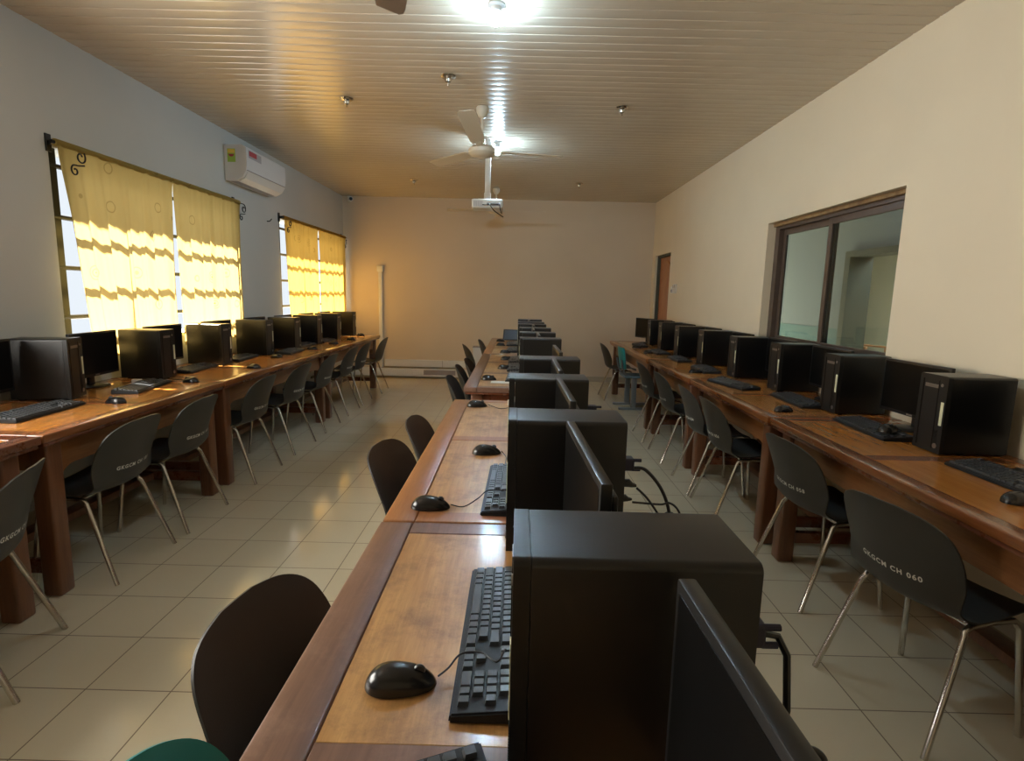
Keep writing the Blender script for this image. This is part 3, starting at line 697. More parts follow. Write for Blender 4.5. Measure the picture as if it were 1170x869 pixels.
def make_keyboard(label, group, loc, rz):
    t = thing('keyboard', loc, rz, label, 'keyboard', group)
    w, d = 0.455, 0.152; hx, hy = w/2, d/2
    mb = MB(); mb.hexa([(-hx, -hy, 0), (hx, -hy, 0), (hx, hy, 0), (-hx, hy, 0), (-hx+0.002, -hy+0.002, 0.013), (hx-0.002, -hy+0.002, 0.013), (hx-0.002, hy-0.002, 0.026), (-hx+0.002, hy-0.002, 0.026)])
    bmesh.ops.bevel(mb.bm, geom=list(mb.bm.edges), offset=0.003, segments=2, affect='EDGES')
    mb.build('case', M['black_plastic'], t, smooth=True, sharp=30)
    mb = MB(); p = 0.0188
    def key(u0, u1, row):
        y0 = -hy+0.012+row*0.0208 + (0.006 if row == 5 else 0); y1 = y0+0.0175
        z = 0.013+(0.013)*((y0+y1)/2+hy)/d; h = 0.0068; g = 0.0017
        x0, x1 = u0, u1-0.0018
        mb.hexa([(x0, y0, z-0.001), (x1, y0, z-0.001), (x1, y1, z-0.001), (x0, y1, z-0.001), (x0+g, y0+g*1.1, z+h), (x1-g, y0+g*1.1, z+h), (x1-g, y1-g*0.5, z+h+0.001), (x0+g, y1-g*0.5, z+h+0.001)])
    x0 = -hx+0.012
    # bottom row
    u = x0
    for wd in (1.5, 1.1, 1.2, 6.2, 1.2, 1.1, 1.1, 1.6): key(u, u+wd*p, 0); u += wd*p
    for row, ws in ((1, [2.2]+[1]*10+[2.8-1+0.0]), (2, [1.75]+[1]*11+[2.25]), (3, [1.5]+[1]*12+[1.5]), (4, [1]*13+[2.0])):
        u = x0
        for wd in ws: key(u, u+wd*p, row); u += wd*p
    u = x0; key(u, u+p, 5); u += 2*p
    for g in range(3):
        for k in range(4): key(u, u+p*0.98, 5); u += p
        u += 0.5*p
    nx = x0+15.35*p
    for k in range(3): key(nx+k*p, nx+k*p+p, 0); key(nx+k*p, nx+k*p+p, 3); key(nx+k*p, nx+k*p+p, 4); key(nx+k*p, nx+k*p+p, 5)
    key(nx+p, nx+2*p, 1)
    qx = nx+3.35*p
    key(qx, qx+2*p, 0); key(qx+2*p, qx+3*p, 0)
    for row in (1, 2, 3, 4):
        for k in range(3): key(qx+k*p, qx+k*p+p, row)
    for row in (0, 2, 4): key(qx+3*p, qx+4*p, row)
    mb.build('keys', M['key'], t)
    return t
def make_mouse(label, group, loc, rz):
    t = thing('computer_mouse', loc, rz, label, 'mouse', group)
    mb = MB(); rows = []
    N, K = 22, 20
    ring = []
    for i in range(N+1):
        u = -math.cos(PI*i/N); y = 0.058*u; wd = 0.031*max(0, 1-abs(u)**2.8)**0.55*(1.0-0.10*u); h = 0.037*max(0, 1-abs(u)**2.4)**0.6*(0.95-0.22*u)
        ring.append([(wd*math.cos(PI*k/K), y, max(0, h*math.sin(PI*k/K)**0.8)+0.001) for k in range(K+1)])
    mb.grid(ring)
    # underside
    mb.grid([[r[0] for r in ring], [r[-1] for r in ring]])
    bmesh.ops.remove_doubles(mb.bm, verts=mb.bm.verts, dist=2e-4)
    mb.build('body', M['mouse'], t, smooth=True, sharp=60)
    mb = MB(); mb.lathe([(0.0085, -0.0035), (0.010, 0), (0.0085, 0.0035)], 14, (0, 0.030, 0.0265), 'X'); mb.build('wheel', M['key'], t, smooth=True)
    return t
Z0 = ZT - 0.001
TG = {'L': 'computer towers on the left wall desks', 'R': 'computer towers on the right wall desks', 'C': 'computer towers of the middle row'}
twr = make_tower('large black computer tower in the right foreground, blocking the middle desk', TG['C'], (1.477+TD/2, -1.762+TW/2, Z0), R(-90))
def fr(xf, yn, side):      # front-near corner -> centre
    return (xf+TD/2 if side != 'L' else xf-TD/2, yn+TW/2, Z0)
cent = [(1.461, -1.05, 'black tower second from the camera in the middle row, cable bundle behind it'), (1.454, -0.375, 'black tower third from the camera in the middle row'),
        (1.494, 0.257, 'black tower fourth from the camera, on the far end of the second middle desk'),
        (1.503, 1.49, 'black tower at the near end of the third middle desk, tan-topped screen beside it'), (1.504, 2.10, 'black tower second on the third middle desk'),
        (1.505, 2.72, 'black tower third on the third middle desk'), (1.493, 3.34, 'black tower at the far end of the third middle desk'),
        (1.494, 3.79, 'black tower nearest on the last middle desk'), (1.495, 4.42, 'farthest black tower of the middle row, topmost of the stepped tops')]
for x, y, lb in cent: dup(twr, fr(x, y, 'C'), R(-90), lb)
rgt = [(3.272, -0.047, 'black tower on the near right desk, big dark side toward the camera'), (3.295, 0.782, 'black tower whose dark side covers the lower right corner of the interior window'),
       (3.315, 1.541, 'black tower under the middle mullion of the interior window'), (3.248, 2.15, 'black tower standing below the left edge of the interior window'),
       (3.25, 2.968, 'black tower fifth along the right row, before the light switch'), (3.215, 3.666, 'black tower sixth along the right row, pale strip label on its front'),
       (3.238, 4.47, 'black tower next to last of the right row, in front of the door'), (3.255, 5.12, 'farthest black tower of the right row, below the wooden door')]
for x, y, lb in rgt: dup(twr, fr(x, y, 'R'), R(-90), lb, TG['R'])
lft = [(-0.985, 0.63, 'black tower nearest on the left desks, with pale label, against the wall'), (-0.940, 1.426, 'tower lit grey by the window, second along the left row'),
       (-0.93, 2.2, 'dusty grey-lit tower third along the left row, under the right curtain'), (-0.894, 2.942, 'tower fourth along the left row, below the bare wall between windows'),
       (-0.86, 3.553, 'dark tower fifth along the left row, just left of the far window'), (-0.845, 4.187, 'dark tower sixth along the left row, beneath the amber curtain'),
       (-0.82, 4.835, 'dark tower seventh along the left row, beneath the amber curtain'), (-0.811, 5.50, 'last tower of the left row, its side glowing yellow from the window')]
for k, (x, y, lb) in enumerate(lft): dup(twr, fr(x, y, 'L'), R(90+(14 if k == 0 else 0)), lb, TG['L'])

MG = {'L': 'monitors on the left wall desks', 'R': 'monitors on the right wall desks', 'C': 'monitors of the middle row'}
mon = make_monitor('black monitor in the bottom right foreground, seen along its top edge', MG['C'], (1.665, -2.03, Z0), R(-90+2))
for x, y, a, lb in [(1.612, -1.295, 2, 'black monitor behind the foreground tower, top edge catching light'), (1.632, -0.602, 1, 'black monitor third from the camera in the middle row'),
                    (1.650, 0.03, 0, 'black monitor fourth from the camera in the middle row'), (1.702, 0.735, 1, 'monitor with tan-lit top edge at the far end of the second middle desk'),
                    (1.64, 1.876, 0, 'monitor between the first two towers of the third middle desk'), (1.62, 2.49, 0, 'monitor beside the third tower of the third middle desk'),
                    (1.64, 3.11, 0, 'monitor near the far end of the third middle desk'), (1.62, 4.18, 0, 'farthest monitor of the middle row')]:
    dup(mon, (x, y, Z0), R(-90+a), lb)
for x, y, a, lb in [(3.475, 0.43, 2, 'black monitor against the right wall left of the nearest tower, brown reflection'), (3.50, 1.243, 0, 'black monitor between two towers under the interior window'),
                    (3.50, 1.927, 0, 'black monitor below the left half of the interior window'), (3.48, 2.63, 0, 'black monitor fourth along the right wall'),
                    (3.48, 3.39, 0, 'black monitor fifth along the right wall'), (3.46, 4.15, 0, 'black monitor sixth along the right wall'), (3.43, 4.876, 0, 'black monitor seventh along the right wall'),
                    (3.28, 5.50, 25, 'brownish-lit monitor angled at the far end of the right row'), (3.44, -0.30, -46, 'monitor turned edge-on behind the nearest right tower')]:
    dup(mon, (x, y, Z0), R(-90+a), lb, MG['R'])
for x, y, a, lb in [(-1.175, 0.33, 2, 'black monitor at the left frame edge beside the nearest left tower'), (-1.15, 1.10, 5, 'black monitor with blue-lit stand between the first two left towers'),
                    (-1.175, 1.84, 0, 'black monitor between the two grey-lit left towers'), (-1.175, 2.60, -2, 'black monitor below the right edge of the near window'),
                    (-1.175, 3.33, 0, 'black monitor showing only its top beside the fourth left tower'), (-1.14, 3.95, 0, 'black monitor sixth along the left row'), (-1.12, 4.592, 0, 'black monitor seventh along the left row'), (-1.12, 5.248, 0, 'last black monitor of the left row')]:
    dup(mon, (x, y, Z0), R(90+a), lb, MG['L'])

KG = {'L': 'keyboards on the left wall desks', 'R': 'keyboards on the right wall desks', 'C': 'keyboards of the middle row'}
kb = make_keyboard('black full-size keyboard beside the foreground tower, keys in clear view', KG['C'], (1.462, -1.388, Z0), R(-90))
for x, y, a, lb in [(1.437, -1.91, 18, 'black keyboard cut by the bottom frame edge, turned askew'), (1.462, -0.60, -1, 'black keyboard beside the second middle monitor'),
                    (1.53, 0.70, 0, 'black keyboard on the far end of the second middle desk, mostly hidden'), (1.485, 1.90, -2, 'black keyboard beside the first mouse of the third middle desk'),
                    (1.48, 2.45, 0, 'black keyboard second on the third middle desk'), (1.48, 3.02, 1, 'black keyboard third on the third middle desk'),
                    (1.44, 3.98, -3, 'black keyboard nearest on the last middle desk'), (1.43, 4.75, 0, 'black keyboard farthest along the middle row')]:
    dup(kb, (x, y, Z0), R(-90+a), lb)
for x, y, a, lb in [(3.28, -0.40, 2, 'black keyboard in front of the nearest right tower, at the right frame edge'), (3.265, 0.40, -2, 'black keyboard with a mouse resting on its end, near right desk'),
                    (3.26, 1.15, -1, 'black keyboard under the interior window, mouse at its near end'), (3.09, 1.77, 13, 'black keyboard pushed forward and turned, second right desk'),
                    (3.17, 2.62, -3, 'black keyboard fourth along the right row'), (3.16, 3.41, -2, 'black keyboard fifth along the right row'),
                    (3.12, 4.12, 2, 'black keyboard sixth along the right row'), (3.10, 5.0, -4, 'black keyboard at the far end of the right row')]:
    dup(kb, (x, y, Z0), R(-90+a), lb, KG['R'])
for x, y, a, lb in [(-0.875, 0.335, 3, 'dark keyboard in front of the nearest left tower'), (-0.855, 1.095, 9, 'dark keyboard angled below the blue-lit monitor stand'),
                    (-1.0, 1.93, 4, 'dark keyboard between the second and third left towers'), (-1.00, 2.66, 4, 'dark keyboard between the third and fourth left towers'),
                    (-0.80, 3.28, 4, 'dark keyboard before the fourth left tower'), (-0.93, 3.95, 0, 'dark keyboard sixth along the left row'), (-0.90, 4.58, 0, 'dark keyboard seventh along the left row')]:
    dup(kb, (x, y, Z0), R(90+a), lb, KG['L'])

UG = {'L': 'computer mice on the left wall desks', 'R': 'computer mice on the right wall desks', 'C': 'computer mice of the middle row'}
ms = make_mouse('black mouse in the foreground on the worn desk panel', UG['C'], (1.300, -1.535, Z0), R(-84))
mice = [(1.232, -0.770, -88, 'black mouse at the near corner of the second middle desk'), (1.367, -0.183, -84, 'black mouse midway along the second middle desk'),
        (1.263, 0.757, -82, 'black mouse at the far end of the second middle desk'), (1.28, 1.76, -95, 'black mouse near the white paper on the third middle desk'),
        (1.38, 2.40, -90, 'black mouse second on the third middle desk'), (1.385, 3.06, -90, 'black mouse third on the third middle desk'),
        (1.36, 3.70, -92, 'black mouse nearest on the last middle desk'), (1.29, 4.55, -95, 'black mouse second on the last middle desk'), (1.27, 5.15, -88, 'black mouse farthest along the middle row')]
for x, y, a, lb in mice: dup(ms, (x, y, Z0), R(a), lb)
for x, y, a, lb, dz in [(3.125, -0.60, -85, 'black mouse at the right frame edge, on the near right desk', 0), (3.245, 0.245, -60, 'black mouse resting on the end of a right-row keyboard', 0.032),
                        (3.03, 0.83, -80, 'black mouse at the seam of the first two right desks', 0), (3.03, 2.45, -95, 'black mouse fourth along the right row', 0),
                        (3.10, 2.02, -70, 'black mouse just behind the turned right-row keyboard', 0), (2.99, 4.05, -90, 'black mouse on the farthest right desk, on a pale glare patch', 0), (2.99, 4.68, -100, 'black mouse near the teal-backed chair', 0)]:
    dup(ms, (x, y, Z0+dz), R(a), lb, UG['R'])
for x, y, a, lb in [(-0.69, 0.615, 82, 'black mouse beside the nearest left tower'), (-0.70, 1.34, 84, 'black mouse at the seam of the first two left desks'),
                    (-0.62, 2.08, 88, 'black mouse third along the left row, catching light'), (-0.74, 2.80, 85, 'black mouse fourth along the left row'),
                    (-0.70, 3.60, 90, 'black mouse fifth along the left row'), (-0.68, 4.25, 95, 'black mouse sixth along the left row'), (-0.66, 4.88, 80, 'black mouse on the orange end of the left desks'), (-0.72, 5.55, 90, 'farthest black mouse of the left row')]:
    dup(ms, (x, y, Z0), R(a), lb, UG['L'])

# ------------------------------------------------------------------ cables
def smooth_path(pts, sub=8):
    P_ = [Vector(p) for p in pts]; out = []
    for i in range(len(P_)-1):
        p0, p1, p2, p3 = P_[max(0, i-1)], P_[i], P_[i+1], P_[min(len(P_)-1, i+2)]
        for k in range(sub):
            f = k/sub
            out.append(0.5*((2*p1) + (-p0+p2)*f + (2*p0-5*p1+4*p2-p3)*f*f + (-p0+3*p1-3*p2+p3)*f**3))
    out.append(P_[-1]); return out
def cable(name, pts, r, label, cat='cable', group=None, m=None):
    o = MB().tube(smooth_path(pts), r, 7).build(name, m or M['cable'], smooth=True, sharp=60); tag(o, label, cat, group); return o
zc = ZT+0.0035
CGp = 'mouse cords on the middle desks'
cable('mouse_cord', [(1.360, -1.530, zc+0.010), (1.375, -1.515, ZT+0.018), (1.395, -1.50, ZT+0.034), (1.43, -1.505, ZT+0.040), (1.455, -1.53, ZT+0.042), (1.468, -1.50, ZT+0.044)], 0.0017, 'thin black cord looping from the foreground mouse over the keyboard', 'cord', CGp)
cable('mouse_cord', [(1.292, -0.772, zc+0.008), (1.33, -0.765, zc), (1.37, -0.74, ZT+0.02), (1.40, -0.71, ZT+0.036), (1.45, -0.72, ZT+0.04)], 0.0017, 'thin black cord of the mouse at the second middle desk corner', 'cord', CGp)
cable('mouse_cord', [(1.427, -0.187, zc+0.008), (1.435, -0.19, zc), (1.447, -0.25, zc), (1.442, -0.36, zc), (1.44, -0.39, ZT+0.02)], 0.0017, 'thin black cord curling beside the third tower', 'cord', CGp)
cable('mouse_cord', [(1.323, 0.765, zc+0.008), (1.36, 0.74, zc), (1.40, 0.69, zc), (1.45, 0.74, zc), (1.49, 0.72, ZT+0.03)], 0.0017, 'thin cord curving from the mouse on the far end of the second desk', 'cord', CGp)
# plugs and cable bundles behind middle towers
def plugs(parent_name, x, y, z, label, mat_):
    t = thing(parent_name, (x, y, z), 0, label, 'plug', 'connectors behind the middle towers')
    return t
for (yc, lb, cb) in ((-1.70, 'dark blue video plug and power plug behind the foreground tower', 0), (-0.985, 'three black plugs behind the second middle tower', 1), (-0.31, 'black plugs behind the third middle tower', 2)):
    x = 1.477+TD + (0 if cb == 0 else -0.018)
    zz = Z0
    t = thing('cable_plugs', (x, yc, zz), 0, lb, 'plug', 'connectors behind the middle towers')
    MB().box(0.002, 0.035, -0.014, 0.020, 0.200, 0.232, 0.004).build('plug_body', M['blue_plug'], t)
    mb = MB(); mb.tube([(0.030, -0.01, 0.228), (0.052, -0.01, 0.228)], 0.0045); mb.tube([(0.030, -0.01, 0.204), (0.050, -0.01, 0.204)], 0.0045); mb.build('plug_screw', M['blue_plug'], t, smooth=True)
    if cb:
        MB().tube([(0.002, 0, 0.165), (0.025, 0, 0.165), (0.034, 0, 0.160), (0.045, 0, 0.158)], [0.010, 0.011, 0.007, 0.004], 10).build('plug_body', M['cable'], t, smooth=True)
        MB().tube([(0.002, 0, 0.125), (0.018, 0, 0.125), (0.026, 0, 0.122), (0.036, 0, 0.122)], [0.009, 0.010, 0.006, 0.003], 10).build('plug_body', M['cable'], t, smooth=True)
    else:
        MB().tube([(0.035, 0.0, 0.214), (0.055, 0, 0.210), (0.064, -0.01, 0.19), (0.060, -0.03, 0.13), (0.050, -0.04, 0.10)], 0.0048, 8).build('plug_lead', M['cable'], t, smooth=True)
x = 1.462+TD; y = -1.0
def loop(c, r, n, ph, tilt, k=1.0):
    return [(c[0]+r*math.cos(2*PI*i/10*n/10*1.0+ph)*0.8, c[1]+r*k*math.cos(2*PI*i/10*n/10+ph+tilt)*0.3, c[2]+r*math.sin(2*PI*i/10*n/10+ph)) for i in range(11)]
BG = 'cable bundle behind the second middle tower'
cable('power_cord', [(x+0.03, y, Z0+0.21), (x+0.06, y, Z0+0.205), (x+0.10, y, Z0+0.16), (x+0.125, y, Z0+0.10), (x+0.13, y, Z0+0.04), (x+0.12, y, Z0-0.05), (x+0.10, y+0.02, 0.40), (x+0.02, y+0.06, 0.02)], 0.0045, 'thick black cord arching from the second tower down behind the desk', 'cable', BG)
cable('usb_cord', [(x+0.04, y, Z0+0.158), (x+0.07, y-0.01, Z0+0.13), (x+0.11, y-0.01, Z0+0.07), (x+0.128, y-0.015, Z0+0.02), (x+0.125, y-0.02, Z0-0.1), (x+0.09, y, 0.35)], 0.003, 'black cord running straight into the tied bundle', 'cable', BG)
cable('usb_cord', [(x+0.03, y-0.005, Z0+0.122)] + [(x+0.115+0.045*math.cos(a), y-0.01, Z0+0.05+0.075*math.sin(a)) for a in [PI*0.62-PI*2*i/12 for i in range(11)]] + [(x+0.128, y, Z0-0.08)], 0.0028, 'thin black cord coiled in a wide loop under the plugs', 'cable', BG)
cable('usb_cord', [(x+0.13+0.03*math.cos(a), y+0.012, Z0+0.03+0.06*math.sin(a)) for a in [PI*2*i/12 for i in range(12)]], 0.0032, 'thick black loop at the right of the tied bundle', 'cable', BG)
MB().box(x+0.117, x+0.141, y-0.018, y+0.018, Z0+0.052, Z0+0.072, 0.005).build('cable_tie', M['cable'])
tag(bpy.data.objects['cable_tie'], 'black tie holding the coiled cords behind the second tower', 'cable tie')
x = 1.477+TD
cable('power_cord', [(x+0.045, -1.74, Z0+0.115), (x+0.062, -1.75, Z0+0.098), (x+0.09, -1.752, Z0+0.092), (x+0.095, -1.76, Z0+0.078), (x+0.06, -1.78, Z0+0.045), (x+0.045, -1.80, Z0-0.05), (x+0.03, -1.80, 0.05)], 0.0045, 'black cord bent back under the foreground plugs', 'cable')
MB().tube([(x+0.053, -1.735, Z0+0.125), (x+0.05, -1.742, Z0+0.105), (x+0.046, -1.75, Z0+0.075)], [0.006, 0.013, 0.009], 10).build('cord_grommet', M['cable'], smooth=True)
tag(bpy.data.objects['cord_grommet'], 'black rubber filter block on the foreground tower lead', 'cable filter')
cable('power_cord', [(1.78, -0.31, Z0+0.16), (1.82, -0.31, Z0+0.14), (1.835, -0.31, Z0+0.05), (1.84, -0.31, Z0-0.06), (1.83, -0.28, 0.1)], 0.004, 'black cord hanging behind the third middle tower', 'cable')
# cords lying on the side desks
for k, (p, lb) in enumerate([
        ([(-1.02, 0.60, zc), (-0.96, 0.70, zc), (-0.88, 0.72, zc), (-0.80, 0.66, zc), (-0.745, 0.62, zc+0.008)], 'black cord trailing from the nearest left mouse'),
        ([(-1.08, 1.20, zc), (-1.0, 1.36, zc), (-0.86, 1.40, zc), (-0.758, 1.345, zc+0.008)], 'black cord trailing from the second left mouse'),
        ([(-1.12, 2.02, zc), (-0.95, 2.02, zc+0.03), (-0.80, 2.10, zc), (-0.68, 2.082, zc+0.008)], 'black cord trailing from the third left mouse'),
        ([(3.085, 0.84, zc+0.008), (3.14, 0.80, zc), (3.16, 0.90, zc), (3.18, 1.0, ZT+0.025)], 'black cord of the mouse at the right desk seam'),
        ([(3.30, 0.28, ZT+0.05), (3.36, 0.32, ZT+0.02), (3.38, 0.26, zc), (3.39, 0.19, zc)], 'black cord of the mouse resting on the keyboard')]):
    cable('mouse_cord', p, 0.0018, lb, 'cord', 'mouse cords on the side desks')
# a second flat screen lying low on the last middle desk, paper strip
t = thing('tablet', (1.43, 5.35, Z0), R(-10), 'small black-framed screen propped up at the far end of the middle row', 'screen')
mt = Matrix.Rotation(R(-22), 4, 'X')
MB().box(-0.14, 0.14, -0.008, 0.008, 0.004, 0.16, 0.004, mtx=mt).build('frame', M['bezel'], t)
MB().box(-0.12, 0.12, -0.0095, -0.0082, 0.02, 0.145, mtx=mt).build('screen', mat('grey_blue_screen', (0.05, 0.065, 0.09, 1), 0.3), t)
MB().box(-0.03, 0.03, 0.02, 0.09, 0.001, 0.01, 0.002).build('stand', M['bezel'], t)
p = MB().box(1.30, 1.56, 1.60, 1.70, ZT+0.0002, ZT+0.0016).build('paper_sheet', M['paper']); tag(p, 'strip of white paper on the near end of the third middle desk', 'paper')
p = MB().prism([(1.435, 0.80), (1.46, 0.93), (1.52, 0.94), (1.52, 0.80)], ZT+0.0002, ZT+0.03, 'XY').build('paper_box', M['paper']); tag(p, 'small pale grey box beside the tower at the far end of the second middle desk', 'box')
# white clips / adapters on left desk behind monitors
t = thing('cable_adapter', (-1.02, 1.28, Z0), R(20), 'small white adapters lying below the blue-lit monitor', 'adapter')
MB().box(-0.03, 0.03, -0.012, 0.012, 0, 0.022, 0.004).build('adapter_body', M['white_plastic'], t)
MB().tube([(0.03, 0, 0.01), (0.07, 0.01, 0.012), (0.10, -0.02, 0.006)], 0.003).build('lead', M['white_cable'], t, smooth=True)
dup(t, (3.42, 0.17, Z0), R(80), 'small white adapter on the near right desk, beside the nearest tower')

# ------------------------------------------------------------------ ceiling fans
def fan(label, loc, angs, tilts, body, bladem, drop, rot=0.62, group='white ceiling fans in a line'):
    t = thing('ceiling_fan', loc, 0, label, 'ceiling fan', group)    # loc at ceiling
    MB().lathe([(0.045, 0), (0.05, -0.01), (0.048, -0.04), (0.03, -0.075), (0.015, -0.085)], 24).build('canopy', body, t, smooth=True)
    MB().tube([(0, 0, -0.08), (0, 0, -drop+0.05)], 0.012, 12).build('down_rod', body, t, smooth=True)
    MB().lathe([(0.02, -drop+0.06), (0.035, -drop+0.045), (0.085, -drop+0.035), (0.108, -drop+0.012), (0.108, -drop-0.015), (0.09, -drop-0.035), (0.04, -drop-0.048), (0.005, -drop-0.05)], 32).build('motor', body, t, smooth=True)
    for a, tl in zip(angs, tilts):
        mt = Matrix.Rotation(R(a), 4, 'Z') @ Matrix.Rotation(R(-tl), 4, 'Y') @ Matrix.Rotation(R(8), 4, 'X')
        mb = MB()
        pts = [(0.14, -0.045), (0.20, -0.06), (rot-0.06, -0.068), (rot-0.015, -0.062), (rot, -0.045), (rot-0.02, 0.055), (rot-0.06, 0.062), (0.20, 0.058), (0.14, 0.045)]
        mb.prism(pts, -0.002, 0.002, 'XY')
        for v in mb.bm.verts: v.co = mt @ v.co + Vector((0, 0, -drop))
        b = mb.build('blade', bladem, t)
        mb = MB(); mb.box(0.085, 0.17, -0.022, 0.022, -0.006, -0.002)
        for v in mb.bm.verts: v.co = mt @ v.co + Vector((0, 0, -drop))
        mb.build('blade_bracket', body, b)
    return t
fan('cream ceiling fan nearest the camera, one dark blade reaching into the top of the frame', (1.07, -0.30, ZC-0.001), (107, -13, 227), (0, 0, 0), M['cream_plastic'], M['shaded_blade_enamel'], 0.24, 0.66)
fan('cream ceiling fan in the middle of the room with one blade bent upward', (1.165, 2.37, ZC-0.001), (-97, -2, 136), (11, -3, -1), M['cream_plastic'], M['cream_plastic'], 0.335, 0.64)
fan('farthest ceiling fan, near the back wall behind the projector', (1.15, 5.84, ZC-0.001), (178, 2, 88), (0, 0, 0), M['cream_plastic'], M['cream_plastic'], 0.30, 0.70)
# bulbs
def bulb(label, loc, drop=0.035, bm_=None):
    t = thing('light_bulb', loc, 0, label, 'light bulb', 'bare lit bulbs on the ceiling')
    MB().lathe([(0.045, 0), (0.045, -0.006), (0.026, -0.012), (0.02, -drop)], 22).build('lamp_holder', M['white_plastic'], t, smooth=True)
    r = 0.032; z0 = -drop; ze = z0-0.034
    MB().lathe([(0.014, z0+0.002)] + [(0.014+(r-0.014)*math.sin(a), z0-0.034*(1-math.cos(a))) for a in [PI/2*i/6 for i in range(1, 7)]] + [(r-0.001, ze-0.001)], 24).build('bulb_neck', M['bulb_soft'], t, smooth=True)
    MB().lathe([(r-0.001, ze-0.0012)] + [(r*math.cos(a), ze-0.0012-r*1.15*math.sin(a)) for a in [PI/2*i/8 for i in range(1, 8)]] + [(0.002, ze-r*1.15)], 24).build('glass_bulb', bm_ or M['bulb'], t, smooth=True)
    return t
bulb('large glowing bluish-white bulb hanging at the top of the frame', (1.333, 0.77, ZC-0.001), 0.03)
bulb('small glowing bulb behind the middle ceiling fan', (1.25, 3.40, ZC-0.001), 0.05, M['bulb_strong'])
# unlit spot fittings
sp = thing('ceiling_spotlight', (0.969, 1.733, ZC-0.002), 0, 'unlit chrome ceiling spotlight just left of the middle fan, nearest the top', 'spotlight', 'unlit chrome spotlights')
MB().lathe([(0.050, 0.0), (0.052, -0.004), (0.044, -0.012), (0.030, -0.014)], 28).build('trim_ring', M['chrome'], sp, smooth=True)
MB().lathe([(0.016, -0.012), (0.024, -0.024), (0.020, -0.040), (0.008, -0.046)], 20).build('lamp_cup', M['chrome'], sp, smooth=True)
MB().tube([(0, 0, -0.04), (0.002, 0.0, -0.065)], 0.007, 8).build('lamp_pin', M['chrome'], sp, smooth=True)
for x, y, lb in [(0.124, 2.235, 'unlit chrome spotlight over the left aisle, closer of the two on that side'), (2.26, 2.30, 'unlit chrome spotlight over the right side, nearer one'),
                 (0.079, 5.352, 'unlit spotlight near the back wall, left side'), (2.259, 5.339, 'unlit spotlight near the back wall, right side')]:
    dup(sp, (x, y, ZC-0.002), 0.5, lb)
# projector on its pole
pj = thing('projector', (1.165, 3.30, ZC-0.001), 0, 'white projector hanging from a ceiling pole with dangling cables', 'projector')
MB().box(-0.06, 0.06, -0.06, 0.06, -0.008, 0, 0.002).build('ceiling_plate', M['white_plastic'], pj)
MB().box(-0.026, 0.026, -0.018, 0.018, -0.50, -0.008, 0.004).build('pole', M['white_plastic'], pj, smooth=True, sharp=30)
mb = MB(); mb.box(-0.032, 0.032, -0.03, 0.03, -0.56, -0.50, 0.006); mb.box(-0.09, 0.09, -0.06, 0.06, -0.568, -0.560, 0.002); mb.build('mount_bracket', M['white_plastic'], pj, smooth=True, sharp=30)
MB().box(-0.145, 0.155, -0.11, 0.13, -0.655, -0.568, 0.018, 4).build('projector_body', M['white_plastic'], pj, smooth=True, sharp=30)
MB().lathe([(0.035, 0), (0.035, 0.02), (0.028, 0.022)], 24, (-0.06, 0.128, -0.61), 'Y').build('lens', M['screen'], pj, smooth=True)
mb = MB(); mb.box(0.0, 0.13, -0.1125, -0.109, -0.635, -0.605); mb.build('port_panel', M['ac_grey'], pj)
mb = MB()
for k in range(7): mb.box(-0.125+k*0.013, -0.119+k*0.013, -0.1125, -0.109, -0.64, -0.59)
mb.build('vent', M['label_grey'], pj)
for k, pts in enumerate([[(0.01, -0.112, -0.615), (0.03, -0.15, -0.63), (0.07, -0.15, -0.68), (0.13, -0.13, -0.72), (0.16, -0.12, -0.735)], [(0.12, -0.112, -0.61), (0.125, -0.15, -0.63), (0.13, -0.15, -0.67), (0.145, -0.14, -0.71)],
                         [(-0.04, -0.112, -0.625), (0.0, -0.14, -0.63), (0.05, -0.14, -0.622), (0.11, -0.112, -0.62)]]):
    MB().tube(smooth_path(pts, 5), 0.005, 7).build('cable', M['cable'], pj, smooth=True)

# ------------------------------------------------------------------ air conditioner
ac = thing('air_conditioner', (XL+0.002, 3.60, 2.40), 0, 'white split air conditioner high on the left wall with energy label', 'air conditioner')
prof_ac = [(0, 0.0), (0.10, 0.0), (0.165, 0.035), (0.20, 0.09), (0.21, 0.16), (0.207, 0.30), (0.17, 0.325), (0, 0.325)]
def acbox(y0, y1, pr, nm, m_, sm=False): return MB().prism(pr, y0, y1, 'XZ').build(nm, m_, ac)
acbox(-0.45, 0.45, prof_ac, 'body', M['ac_white'])
mb = MB(); mb.prism([(0.115, 0.004), (0.166, 0.031), (0.202, 0.088), (0.206, 0.090), (0.172, 0.027), (0.118, -0.003)], -0.42, 0.42, 'XZ'); mb.build('louvre', M['white_plastic'], ac)
MB().box(0.03, 0.10, -0.40, 0.40, -0.003, 0.001).build('air_outlet', M['ac_grey'], ac)
MB().box(0.2005, 0.2115, -0.435, 0.435, 0.094, 0.098).build('panel_gap', M['ac_grey'], ac)
l = MB().box(0.205, 0.2112, -0.40, -0.14, 0.215, 0.285, 0.0005).build('rating_label', M['label_grey'], ac)
MB().box(0.209, 0.2122, -0.395, -0.24, 0.235, 0.28).build('label_print', M['red'], l)
l = MB().box(0.03, 0.105, -0.4518, -0.4498, 0.165, 0.285).build('energy_label', M['green'], ac)
l2 = MB().box(0.035, 0.100, -0.4524, -0.4516, 0.245, 0.28).build('label_header', M['yellow'], l)
mb = MB(); pts = [(0.0675+0.026*math.cos(a), 0.236+0.026*math.sin(a)*0.9) for a in [PI+PI*i/10 for i in range(11)]]; mb.prism(pts, -0.4526, -0.4516, 'XZ'); mb.build('label_dial', M['red'], l)

